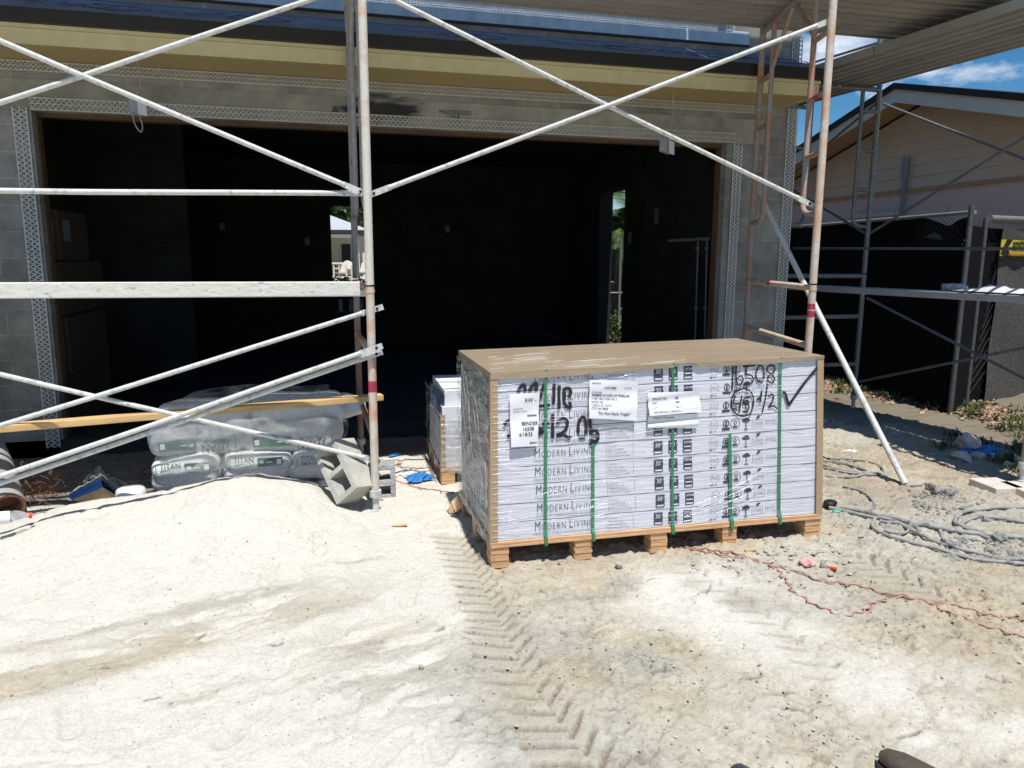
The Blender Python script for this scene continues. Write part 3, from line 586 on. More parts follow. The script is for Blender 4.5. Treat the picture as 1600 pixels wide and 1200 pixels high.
# perforated plastic corner beads (triangle pattern)
def bead(p, q, wid, nrm, m, cell=.040, rows=2):
    p = np.array(p, float); q = np.array(q, float); d = q - p; L = np.linalg.norm(d); d /= L; nrm = np.array(nrm, float); s_ = np.cross(d, nrm)
    mb = MB(); th = .004
    for k in range(rows + 1):
        o_ = s_ * (k / rows - .5) * wid; mb.bar(p + o_, q + o_, .010 if k in (0, rows) else .007, th, up=nrm)
    n = int(L / cell)
    for r_ in range(rows):
        a_ = (r_ / rows - .5) * wid; b_ = ((r_ + 1) / rows - .5) * wid
        for i in range(n):
            u0 = p + d * cell * i; u1 = p + d * cell * (i + .5); u2 = p + d * cell * (i + 1)
            mb.bar(u0 + s_ * a_, u1 + s_ * b_, .0078, th * .8, up=nrm); mb.bar(u1 + s_ * b_, u2 + s_ * a_, .0078, th * .8, up=nrm)
    return mb.build('corner_bead', m, gar)
F_ = (0, -1, 0); yb = WY - .012
bead((OX0 - .045, yb, SZ - .06), (OX0 - .045, yb, OT + .02), .095, F_, 'bead')
bead((OX1 + .045, yb, SZ), (OX1 + .045, yb, OT + .0), .085, F_, 'bead')
bead((OX0 + .03, yb, OT + .05), (OX1 + .02, yb, OT + .05), .085, F_, 'beadg')
bead((-9, yb, ZS - .045), (4.18, yb, ZS - .045), .066, F_, 'beadg', cell=.034)
bead((CX - .035, yb, .1), (CX - .035, yb, ZS - .01), .105, F_, 'bead'); bead((CX - .035, yb, ZS + .31), (CX - .035, yb, 5), .105, F_, 'bead')
# inside: plumbing, outlets, window frame
w = MB(); xw = CX - .26; w.tube([onX(1045, 376, xw), onX(1107, 373, xw)], .022, 10); w.tube([onX(1105, 376, xw), onX(1101, 540, xw)], .012, 8); w.tube([onX(1091, 378, xw), onX(1086, 540, xw)], .012, 8)
for px, py in ((1090, 388), (1104, 388), (1088, 481), (1102, 482)): p = onX(px, py, xw); w.obox(p, (.03, 0, 0), (0, .05, 0), (0, 0, .03))
w.build('plumbing_pipe', 'pvc', gar)
for px, py, hh in ((1026, 338, .2), (984, 372, .18)):
    p = onX(px, py, CX - .225); w = MB(); w.box(p[0] - .012, p[0] + .004, p[1] - .05, p[1] + .05, p[2] - hh / 2, p[2] + hh / 2); w.build('outlet_box', 'outl', gar, bevel=.004)
for px, py in ((347, 354), (480, 377), (699, 358)):
    p = onY(px, py, 12.985); w = MB(); w.box(p[0] - .04, p[0] + .04, 12.97, 13, p[2] - .06, p[2] + .06); w.build('outlet_box', 'outl', gar, bevel=.004)
w = MB(); w.box(.175, .21, 13.02, 13.1, .72, 2.52); w.box(.795, .83, 13.02, 13.1, .72, 2.52); w.box(.21, .795, 13.02, 13.1, 2.485, 2.52); w.box(.12, .88, 12.90, 13.0, .60, .715)
w.build('window_frame', 'dark_in', gar)
w = MB(); xf = CX - .2; w.box(xf - .03, xf + .02, 10.41, 10.45, SZ, 2.75); w.box(xf - .03, xf + .19, 11.46, 11.50, SZ, 2.75); w.box(xf - .03, xf + .19, 10.45, 11.46, 2.68, 2.75); w.build('door_frame', 'dark_in', gar)
# hanging boxes under the soffit
def hang_box(px, py, top, lab, lit, loop):
    p = onY(px, py, 6.5); o = thing('junction_box', p, lab, 'junction box', 'electrical boxes hanging from the soffit')
    s_ = .045; mb = MB(); cy_, sy_ = math.cos(.55), math.sin(.55)
    mb.obox((p[0], 6.5, p[2]), (.11 * cy_, .11 * sy_ * .5, -.02), (-.05 * sy_, .05 * cy_, 0), (.0, 0, .11)); mb.build('box', lit[0], o, bevel=.004)
    mb = MB(); mb.obox((p[0] + .045, 6.47, p[2] - .012), (.06, .012, -.01), (0, .004, 0), (-.004, 0, .115)); mb.build('cover_plate', lit[1], o)
    q = onY(*top, 6.5); q[2] = ZS; mb = MB(); mb.tube(smooth_path([q, (q[0] + .015, 6.5, (q[2] + p[2]) / 2 + .03), (p[0], 6.5, p[2] + .05)], 6), .006, 6)
    if loop: mb.tube(smooth_path([(p[0] - .03, 6.5, p[2] - .04), (p[0] - .02, 6.5, p[2] - .13), (p[0] + .02, 6.49, p[2] - .19), (p[0] + .035, 6.49, p[2] - .14), (p[0] + .01, 6.5, p[2] - .05)], 6), .005, 6)
    mb.build('wire', 'wire', o)
hang_box(213, 166, (214, 92), 'grey electrical box with a looped wire tail, over the left of the garage opening', ('gbox', 'glight'), True)
hang_box(1040, 229, (1051, 148), 'grey electrical box hanging on a thin wire over the right of the garage opening', ('gbox', 'glight'), False)
# cardboard cartons stacked inside by the left jamb
def carton(px0, py0, px1, py1, X_, d, lab, lbl=None):
    a_ = onX(px0, py1, X_); b_ = onX(px1, py0, X_); y0, y1 = a_[1], b_[1]; z0, z1 = a_[2], b_[2]
    o = thing('cardboard_box', (X_ - d / 2, (y0 + y1) / 2, z0), lab, 'box', 'cardboard boxes stacked inside the garage')
    mb = MB(); mb.box(X_ - d, X_, y0, y1, z0, z1); mb.build('carton', 'box', o, bevel=.01)
    if lbl: mb = MB(); mb.box(X_ + .002, X_ + .005, y0 + .04, y0 + .24, z0 + lbl, z0 + lbl + .16); mb.build('label', 'outl', o)
xs = -2.12
rows_ = [(SZ, .62), (.63, 1.13), (1.14, 1.60), (1.61, 2.03)]
labs = ['brown cardboard box at the foot of the stack inside the left jamb', 'brown cardboard box with a white label, second from the floor in the stack', 'brown cardboard box third from the floor in the stack', 'brown cardboard box with two pale labels on top of the stack']
for i, ((za, zb), lb) in enumerate(zip(rows_, labs)):
    y1 = 8.35 - (.45 if i == 3 else .08 * (i % 2)); o = thing('cardboard_box', (xs - .2, 7.6, za), lb, 'box', 'cardboard boxes stacked inside the garage')
    mb = MB(); mb.box(xs - .42, xs + .02 * (i % 2), 7.08, y1, za, zb); mb.build('carton', 'box', o, bevel=.012)
    if i in (1, 3):
        mb = MB(); mb.box(xs - .13, xs - .02, 7.072, 7.078, za + .14, za + .34); mb.build('label', 'outl', o)
    if i == 3: mb = MB(); mb.box(xs + .022, xs + .026, 7.2, 7.36, za + .16, za + .34); mb.build('label', 'outl', o)
# pile of boards lying at the back of the garage floor
for i, (x0, x1, zz) in enumerate(((1.0, 3.5, SZ), (1.2, 3.6, SZ + .05), (3.35, 3.7, SZ + .0))):
    pass
p0, p1 = onY(790, 500, 11.2), onY(880, 528, 10.4)
mb = MB(); mb.bar(p0, p1, .14, .05); tag(mb.build('loose_plank', 'dark_in', bevel=.004), 'dark board lying tilted at the back of the garage floor', 'board')
mb = MB(); p = onZ(872, 529, SZ); mb.obox((p[0], p[1], SZ + .14), (.22, 0, 0), (0, .16, 0), (0, 0, .28)); mb.obox((p[0], p[1], SZ + .295), (.3, 0, 0), (0, .22, 0), (0, 0, .03)); tag(mb.build('storage_stand', 'dark_in', bevel=.004), 'small dark stand at the back of the garage beside the side door', 'stand')

# ================================================================== SCAFFOLD
def lerp(a_, b_, t_): return np.array(a_, float) * (1 - t_) + np.array(b_, float) * t_
def upper_frame(F, Bk, z0, z1, lab, group, m=('orange', 'rust'), jz=1.97, knees=True):
    """mason ladder frame: outer posts, inner legs with a J foot, rungs, top bar, knee braces"""
    F = np.array(F, float); Bk = np.array(Bk, float); r = .0265
    o = thing('scaffold_section', (*((F + Bk) / 2)[:2], z0), lab, 'scaffold frame', group)
    P = lambda t_, z: np.array([*(lerp(F, Bk, t_)[:2]), z])
    for t_, mm in ((0., m[0]), (1., m[1])):
        mb = MB(); mb.tube([P(t_, z0), P(t_, (z0 + z1) / 2), P(t_, z1)], r, 14); mb.build('post', mm, o)
    mb = MB(); mb.tube([P(0, z1 - .05), P(1, z1 - .05)], r * .95, 10); mb.build('top_bar', m[1], o)
    for s_ in (0, 1):
        ti = .2 if s_ == 0 else .8; t0 = float(s_); mm = m[1]
        mb = MB(); mb.tube([P(ti, z1 - .05), P(ti, jz + .08)] + [P(ti + (t0 - ti) * (1 - math.cos(k * .39)) * .5, jz + .08 - .08 * math.sin(k * .39)) for k in range(1, 5)] + [P(t0, jz - .01)], r * .78, 10); mb.build('inner_leg', mm, o)
        for zr in (2.38, 2.78, 3.18):
            if zr < z1 - .15: mb = MB(); mb.tube([P(t0, zr), P(ti, zr)], r * .75, 8); mb.build('rung', mm, o)
    for s_ in (0, 1) if knees else ():
        mb = MB(); mb.tube([P(.2 if s_ == 0 else .8, z1 - .42), P(.48 if s_ == 0 else .52, z1 - .07)], r * .7, 8); mb.build('knee_brace', m[1], o)
    return o
def lower_frame(F, Bk, z0, z1, lab, group, m=('orange', 'rust')):
    F = np.array(F, float); Bk = np.array(Bk, float); r = .0265
    o = thing('scaffold_section', (*((F + Bk) / 2)[:2], z0), lab, 'scaffold frame', group)
    P = lambda t_, z: np.array([*(lerp(F, Bk, t_)[:2]), z])
    for t_, mm in ((0., m[0]), (1., m[1])):
        mb = MB(); mb.tube([P(t_, z0 + .14), P(t_, .7), P(t_, z1 - .012)], r, 14); mb.tube([P(t_, z1 - .05), P(t_, z1 - .03)], r * 1.12, 14); mb.build('post', mm, o)
        mb = MB(); mb.tube([P(t_, z0), P(t_, z0 + .16)], r * .8, 12); mb.tube([P(t_, z0 + .1), P(t_, z0 + .145)], r * 1.45, 12); mb.tube([P(t_, z0 - .01), P(t_, z0 + .012)], r * 1.3, 12); mb.build('screw_jack', 'steel', o)
    for zr, nm in ((z1 - .03, 'top_bar'), (1.03, 'cross_bar'), (.5, 'cross_bar')):
        mb = MB(); mb.tube([P(0, zr), P(1, zr)], r * .85, 10); mb.build(nm, m[0] if zr > 1 else m[1], o)
    return o
FL, BL = (.302, 4.75), (.285, 6.2); FR, BR = (3.40, 4.63), (3.82, 6.13)
FQ, BQ = (-2.75, 4.80), (-2.76, 6.2)
grp1 = 'scaffold frames in front of the garage'
lower_frame(FL, BL, .0, 1.478, 'lower orange and white scaffold frame standing in the sand by the concrete blocks', grp1)
upper_frame(FL, BL, 1.478, 3.64, 'upper scaffold frame of the tower left of the pallet, pale speckled post', grp1, m=('pale', 'greyp'))
lower_frame(FR, BR, .0, 1.478, 'lower orange scaffold frame with red paint, behind the right end of the pallet', grp1)
upper_frame(FR, BR, 1.478, 3.64, 'upper orange ladder frame at the right corner of the garage', grp1)
lower_frame(FQ, BQ, .05, 1.478, 'lower scaffold frame off to the left, carrying the end of the white plank', grp1)
upper_frame(FQ, BQ, 1.478, 3.64, 'upper scaffold frame off to the left', grp1)
# red paint marks
def red_mark(pts, r, lab):
    mb = MB(); mb.tube(pts, r, 12, cap=False); return tag(mb.build('paint_mark', 'redp'), lab, 'paint mark')
def P3(xy, z): return np.array([xy[0], xy[1], z])
for o in list(COL.objects):
    if o.get('label', '').startswith('lower orange scaffold frame with red'):
        mb = MB(); z = 1.24; mb.tube([P3(FR, z), P3(FR, z + .045)], .0272, 14, cap=False); mb.tube([P3(FR, z + .055), P3(FR, z + .095)], .0272, 14, cap=False); mb.build('red_paint', 'redp', o)
        mb = MB(); mb.tube([P3(lerp(FR, BR, .58), 1.449), P3(lerp(FR, BR, .62), 1.449)], .0232, 10, cap=False); mb.build('red_paint', 'redp', o)
    if o.get('label', '').startswith('lower orange and white'):
        mb = MB(); z = .80; mb.tube([P3(FL, z), P3(FL, z + .03), P3(FL, z + .07)], .0272, 14, cap=False); mb.build('red_paint', 'redp', o)
    if o.get('label', '').startswith('upper orange ladder'):
        mb = MB(); mb.tube([P3(lerp(FR, BR, .08), 2.78), P3(lerp(FR, BR, .13), 2.78)], .0206, 10, cap=False); mb.build('red_paint', 'redp', o)
# cross braces
def brace_tube(o, a_, b_, m='steel', r=.0145, name='brace_tube'):
    a_ = np.array(a_, float); b_ = np.array(b_, float); d = (b_ - a_) / np.linalg.norm(b_ - a_); mb = MB(); c = .10
    mb.tube([a_ + d * c, lerp(a_, b_, .25) - np.array([0, 0, .002]), lerp(a_, b_, .5) - np.array([0, 0, .006]), lerp(a_, b_, .75) - np.array([0, 0, .002]), b_ - d * c], r, 12)
    for e_, s_ in ((a_, 1), (b_, -1)):
        mb.obox(e_ + d * s_ * (c / 2 - .015), d * (c + .05), (0, .007, 0), np.cross(d, (0, 1, 0)) * .036)
    for e_ in (a_, b_): mb.tube([e_ + np.array([0, -.008, 0]), e_ + np.array([0, .008, 0])], .009, 10, mi=1)
    mb.build(name, [m, 'blk'], o)
def cross_brace(a1, b1, a2, b2, lab, group, m='steel', r=.0150, gap=.028):
    c = (np.array(a1) + np.array(b1)) / 2; o = thing('cross_brace', c, lab, 'scaffold brace', group); g = np.array([0, gap / 2, 0])
    brace_tube(o, np.array(a1, float) - g, np.array(b1, float) - g, m, r); brace_tube(o, np.array(a2, float) + g, np.array(b2, float) + g, m, r)
    return o
gb_ = 'cross braces of the front scaffold'
fy = 4.79
cross_brace((FL[0] + .04, fy - .01, 2.035), (FR[0] - .0, 4.67, 3.235), (FL[0] + .02, fy, 3.235), (FR[0] - .03, 4.68, 2.035), 'white X brace over the garage opening, between the two upright posts', gb_)
cross_brace((FQ[0], fy, 3.235), (FL[0] - .04, fy, 2.045), (FQ[0], fy, 2.035), (FL[0] - .03, fy, 3.235), 'white X brace at the upper left, crossing below the fascia', gb_)
l1 = onY(592, 721, 4.83); l0 = onY(0, 585, 4.83); l0 = l1 + (l0 - l1) * ((l1[0] + 2.75) / (l1[0] - l0[0]))
k1_ = onY(589, 482, 4.83); k0 = onY(0, 664, 4.83); k0 = k1_ + (k0 - k1_) * ((k1_[0] + 2.75) / (k1_[0] - k0[0]))
cross_brace(k0, k1_, l0, l1, 'white X brace at the lower left, in front of the cement sacks', gb_)
l1 = onY(588, 546, 4.70); l0 = onY(0, 744, 4.70); l0 = l1 + (l0 - l1) * ((l1[0] + 2.6) / (l1[0] - l0[0]))
o = cross_brace(l0 + [0, 0, .0], l1 + [0, 0, .012], l0 - [0, 0, .045], l1 - [0, 0, .03], 'folded pair of white brace tubes slanting low to the left over the sand', gb_)
mb = MB(); a_ = onY(561, 302, 4.80); b_ = onY(0, 297, 4.80); b_ = a_ + (b_ - a_) * ((a_[0] + 2.73) / (a_[0] - b_[0])); o = thing('guard_rail', (a_ + b_) / 2, 'straight white guard rail tube at the left above the plank', 'guard rail')
brace_tube(o, a_, b_, r=.016, name='rail_tube')
# long prop from the building corner to the ground
f_ = G(1414, 760); t_ = onY(1176, 282, 6.3); mb = MB(); o = thing('diagonal_prop', f_, 'long white tube leaning from the garage corner down to the dirt', 'prop')
mb.tube([t_, lerp(t_, f_, .5), f_ + np.array([0, 0, .02])], .023, 14); mb.build('tube', 'steel', o)
mb = MB(); d = (f_ - t_) / np.linalg.norm(f_ - t_); mb.obox(f_ - d * .05 + np.array([.02, 0, 0]), d * .14, (.035, .03, 0), (0, .05, 0)); mb.obox(f_ + np.array([.06, 0, .01]), (.14, 0, 0), (0, .05, 0), (0, 0, .02)); mb.build('foot', 'stone', o, bevel=.006)
# planks at knee height on the left
def plank_at(p, q, wd, ht, lab, m='plank', grp=None, name='scaffold_plank', up=(0, 0, 1)):
    mb = MB(); n = 60; p = np.array(p, float); q = np.array(q, float); random.seed(5)
    mb.bar(p, q, wd, ht, up); o = mb.build(name, m, bevel=.004); return tag(o, lab, 'plank', grp)
gp = 'planks on the front scaffold'
plank_at((-2.95, 4.87, 1.452), (.245, 4.86, 1.450), .11, .088, 'white plaster caked plank ending at the left post', grp=gp)
plank_at((-2.9, 5.22, 1.415), (.30, 5.20, 1.410), .20, .045, 'second plank lying behind the white caked plank', grp=gp)
# timber lying under the scaffold
a_ = onY(597, 620, 5.38); b_ = onY(0, 669, 4.95); b_ = a_ + (b_ - a_) * 1.25
for k_, yy_ in enumerate((5.46, 5.72, 5.98)): plank_at((-2.9, yy_, 1.40), (.26, yy_ - .02, 1.40), .24, .04, 'plank lying behind the white caked plank, %s row back' % ('second', 'third', 'fourth')[k_], grp=gp)
tag(plank_at(a_ - [0, 0, 0], b_, .09, .042, 'long raw lumber board resting on the cement sacks', 'wood', name='lumber'), cat='board')
# corrugated deck planks overhead
def deck_plank(axis, u0, u1, v0, v1, z, lab, m, nr=3, ang=0, piv=(0, 0)):
    mb = MB(); prof = []; wv = v1 - v0; t = .052
    prof.append((v0, z + .02)); prof.append((v0, z - .055)); prof.append((v0 + .02, z - .055)); prof.append((v0 + .02, z))
    for k in range(nr):
        c = v0 + wv * (k + 1) / (nr + 1); hw = wv / (nr + 1) * .30
        prof += [(c - hw - .004, z), (c - hw, z - .058), (c + hw, z - .058), (c + hw + .004, z)]
    prof += [(v1 - .02, z), (v1 - .02, z - .055), (v1, z - .055), (v1, z + .02)]
    top = [(v1 - .0, z + .02)]; n = len(prof)
    def pt(u, v, zz):
        if axis == 'x': x, y = u, v
        else: x, y = v, u
        x -= piv[0]; y -= piv[1]; ca_, sa_ = math.cos(ang), math.sin(ang); return (x * ca_ - y * sa_ + piv[0], x * sa_ + y * ca_ + piv[1], zz)
    vs = [pt(u, v, zz) for u in (u0, u1) for v, zz in prof]
    fs = [(i, i + 1, n + i + 1, n + i) for i in range(n - 1)] + [(0, n, 2 * n - 1, n - 1)]
    mb.add(vs, fs); mb.add([vs[i] for i in range(n)], [tuple(range(n))]); mb.add([vs[n + i] for i in range(n)], [tuple(range(n))[::-1]])
    u = u0 + .45
    while u < u1 - .1:
        for k in range(nr):
            c = v0 + wv * (k + 1) / (nr + 1); hw = wv / (nr + 1) * .26
            mb.add([pt(u - .004, c - hw, z - .054), pt(u + .004, c - hw, z - .054), pt(u + .004, c + hw, z - .054), pt(u - .004, c + hw, z - .054)], [(0, 1, 2, 3)])
        u += .9
    o = mb.build('deck_plank', m); return tag(o, lab, 'deck plank', 'corrugated deck planks overhead')
xr = 5.75
for i, nm in enumerate(('nearest the camera', 'in the middle', 'nearest the wall')):
    v0 = 4.72 + i * .483; deck_plank('x', .36, 3.45, v0, v0 + .475, 3.685, 'corrugated metal deck plank overhead between the front posts, %s' % nm, 'alu')
    deck_plank('x', 3.46, xr, v0, v0 + .475, 3.69, 'corrugated metal deck plank overhead right of the orange post, %s' % nm, 'alu')
    deck_plank('x', -2.8, .35, v0, v0 + .475, 3.685, 'corrugated metal deck plank overhead left of the left tower, %s' % nm, 'alu')
for i in range(3):
    v0 = 4.72 + i * .43
    for u0, u1, nm in ((-2.8, .35, 'left'), (.36, 3.45, 'middle'), (3.46, 5.2, 'right')): deck_plank('x', u0, u1, v0, v0 + (.405 if i == 2 else .425), 5.72, 'corrugated deck plank of the top lift, %s bay, %s row' % (nm, ('front', 'middle', 'rear')[i]), 'alu', nr=3)
for F3, B3, lb in ((FL, BL, 'top lift frame over the left tower'), (FR, BR, 'top lift frame over the garage corner'), (FQ, BQ, 'top lift frame off to the left')):
    o = thing('scaffold_section', (F3[0], F3[1], 3.64), lb, 'scaffold frame', grp1)
    for q_ in (F3, B3): mb = MB(); mb.tube([(q_[0], q_[1], 3.642), (q_[0], q_[1], 5.66)], .0265, 14); mb.build('post', 'orange' if q_ is F3 else 'rust', o)
    for zr in (5.63, 4.6): mb = MB(); mb.tube([(F3[0], F3[1], zr), (B3[0], B3[1], zr)], .022, 10); mb.build('cross_bar', 'rust', o)
dl = math.atan2(.24, 2.33)
for i in range(2):
    v0 = 5.02 + i * .50 - .02
    for j, (u0, u1) in enumerate(((3.2, 6.0), (6.02, 9.2))):
        pv = (5.0, 4.653); deck_plank('y', u0, u1, v0, v0 + .49, 3.505, 'corrugated side deck plank overhead, %s of the pair at the %s end' % (('left', 'right')[i], ('near', 'far')[j]), 'aluY', ang=dl, piv=pv)
mb = MB(); p = onZ(1377, 76, 3.50); mb.obox(p, (.012, 0, 0), (0, .05, 0), (0, .0, .09)); tag(mb.build('deck_hook', 'wood'), 'small pale wooden wedge on the edge of the side deck', 'wedge')
# side scaffold: far frame A, near frame B
A1, A2 = (5.76, 6.98), (4.76, 6.98); B1, B2 = (5.95, 4.05), (4.90, 4.12)
gs = 'scaffold frames beside the garage'
def side_upper(F, Bk, lab):
    return upper_frame(F, Bk, 1.5, 3.45, lab, gs, m=('pipe', 'pipe'), jz=2.0, knees=False)
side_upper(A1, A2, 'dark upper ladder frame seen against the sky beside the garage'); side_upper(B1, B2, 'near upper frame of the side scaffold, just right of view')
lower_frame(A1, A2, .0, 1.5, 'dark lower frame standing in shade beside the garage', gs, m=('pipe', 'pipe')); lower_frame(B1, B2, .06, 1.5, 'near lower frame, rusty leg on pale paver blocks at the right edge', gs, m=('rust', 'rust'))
def side_x(z0, z1, lab, x=5.78, x2=5.97, y0=6.96, y1=4.07):
    c = ((x + x2) / 2, (y0 + y1) / 2, (z0 + z1) / 2); o = thing('cross_brace', c, lab, 'scaffold brace', 'cross braces of the side scaffold')
    for (a_, b_) in (((x, y0, z0), (x2, y1, z1)), ((x + .03, y0, z1), (x2 + .03, y1, z0))):
        mb = MB(); mb.tube([a_, b_], .013, 10); mb.build('brace_tube', 'pipe', o)
side_x(1.93, 3.26, 'dark X brace against the pink house between the side scaffold frames'); side_x(.3, 1.23, 'low grey X brace in front of the black fence screen')
# braces running back from frame A to the rear
o = thing('cross_brace', (5.7, 8.4, 2.6), 'dark X brace against the blue sky behind the garage corner', 'scaffold brace', 'cross braces of the side scaffold')
for (z0_, z1_) in ((3.26, 1.93), (1.93, 3.26)): mb = MB(); mb.tube([(5.74, 7.0, z0_), (5.60, 10.0, z1_)], .014, 8); mb.build('brace_tube', 'pipe', o)
A3, A4 = (5.62, 9.98), (4.75, 9.98)
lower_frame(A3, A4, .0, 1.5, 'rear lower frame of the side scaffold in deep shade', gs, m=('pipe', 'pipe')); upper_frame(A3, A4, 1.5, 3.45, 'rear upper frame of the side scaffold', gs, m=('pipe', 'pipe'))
# long rails
mb = MB(); mb.tube([onX(1240, 388, 5.55), onX(1600, 390, 5.55) * 1.0 + np.array([0, -.6, 0])], .013, 8); tag(mb.build('scaffold_tube', 'pipe'), 'thin level grey rail crossing the black fence screen', 'rail')
p = onZ(1380, 66, 3.95); q = onX(1247, 104, 4.9)
mb = MB(); a_ = onY(1398, 59, 7.0); b_ = onY(1247, 105, 9.9); mb.tube([a_, b_], .016, 8); o = mb.build('guard_tube', 'pipe'); tag(o, 'dark guard rail above the side deck against a white cloud', 'rail')
mb = MB(); c_ = onY(1375, 64, 7.0); mb.tube([(c_[0], 7.0, 3.47), (c_[0], 7.0, c_[2] + .02)], .024, 10); tag(mb.build('coupling_pin', 'pipe'), 'short dark coupling post carrying the guard rail over the side deck', 'post')
# plank running back along the side scaffold
a_ = onX(1290, 447.5, 4.95); b_ = onX(1600, 462, 4.95); d = (b_ - a_); b2 = a_ + d * 1.25; a2 = a_ - d * .35
mb = MB(); off = np.array([.12, 0, -.028]); mb.bar(a2 + off, b2 + off, .24, .056); tag(mb.build('scaffold_plank', 'plankb', bevel=.004), 'long grey plank running back along the side scaffold in front of the screen', 'plank')
# bottles and rubbish on that plank
def on_plank(px): t_ = (px - 1290) / 310.; return a_ + d * t_
def bottle(p, ax, L, r, lab, capm='red', labm=None, body='pet', grp=None):
    p = np.array(p, float); ax = np.array(ax, float); ax /= np.linalg.norm(ax)
    o = thing('plastic_bottle', p, lab, 'bottle', grp)
    prof = [(0, .55), (.01, .9), (.04, 1), (.22, .96), (.30, 1.), (.55, 1.), (.60, .95), (.68, 1), (.80, .8), (.90, .45), (.94, .42), (.965, .42)]
    mb = MB(); mb.tube([p + ax * L * u for u, _ in prof], [r * k for _, k in prof], 18); mb.build('body', body, o)
    mb = MB(); mb.tube([p + ax * L * .93, p + ax * L * 1.0], r * .48, 14); mb.build('cap', capm, o)
    if labm: mb = MB(); mb.tube([p + ax * L * .30, p + ax * L * .55], r * 1.02, 18, cap=False); mb.build('label', labm, o)
    return o
p = on_plank(1468); bottle(p + [.19, 0, .035], (.35, -.9, 0), .20, .031, 'clear plastic bottle lying on the side plank', 'white', None, 'pet')
p = on_plank(1516); bottle(p + [.15, .1, .036], (.25, .97, .0), .20, .032, 'clear bottle seen end on at the edge of the side plank', 'white')
p = on_plank(1590); mb = MB(); random.seed(4)
mb.grid(lambda u, v: p + np.array([.02 + .2 * v, -.15 + .75 * u, .012 + .045 * math.sin(math.pi * u) * math.sin(math.pi * v) * (.6 + .8 * random.random())]), 14, 6); tag(mb.build('plastic_wrap', 'trashw'), 'crumpled clear plastic film on the near end of the side plank', 'plastic film')

# ================================================================== FLOORING PALLET
A = onZ(767, 889, 0); Bp = onZ(1281, 839, 0)
U = (Bp - A); PL = np.linalg.norm(U); U /= PL; V = np.array([-U[1], U[0], 0]); Zv = np.array([0, 0, 1.])
PW = .95
def pp(u, v, z):
    k = max(0., (z - .147) / .91)                       # the load leans a little to the left and its right end stands prouder
    return A + U * (u - .072 * (u / PL) * k) + V * v + Zv * (z + (.012 + .036 * (u / PL)) * k)
pal = thing('flooring_pallet', tuple(pp(PL / 2, PW / 2, 0)), 'big shrink wrapped pallet of white flooring cartons with black marker writing, in the sun', 'pallet load', 'pallets of flooring')
ZD = .115; ZC = ZD + .032; ZT = 1.055
def pbox(mb, u0, u1, v0, v1, z0, z1, mi=0):
    return mb.add([pp(u, v, z) for z in (z0, z1) for u, v in ((u0, v0), (u1, v0), (u1, v1), (u0, v1))], [(0, 3, 2, 1), (4, 5, 6, 7), (0, 1, 5, 4), (1, 2, 6, 5), (2, 3, 7, 6), (3, 0, 4, 7)], mi)
for i, (u0, u1) in enumerate(((0, .10), (.475, .575), (.925, 1.025), (1.375, 1.465), (PL - .105, PL))):
    for k, v0 in enumerate((0, PW / 2 - .05, PW - .1)):
        mb = MB(); random.seed(i * 7 + k); n = 6
        for j in range(n):
            j1 = random.uniform(-.004, .004); pbox(mb, u0 + j1, u1 + j1, v0 + .003 * (j % 2), v0 + .1, ZD * j / n + .001, ZD * (j + 1) / n - .0015)
        mb.build('pallet_block', 'palw', pal)
    mb = MB(); pbox(mb, u0 + .01, u1 - .01, .1, PW - .1, ZD - .018, ZD - .003); mb.build('stringer_board', 'palw', pal)
mb = MB()
for j, (z0, z1) in enumerate(((ZD, ZD + .014), (ZD + .0155, ZD + .031))): pbox(mb, -.004 * j, PL + .004, -.004 + .003 * j, PW, z0, z1)
mb.build('pallet_deck', 'palw', pal, bevel=.002)
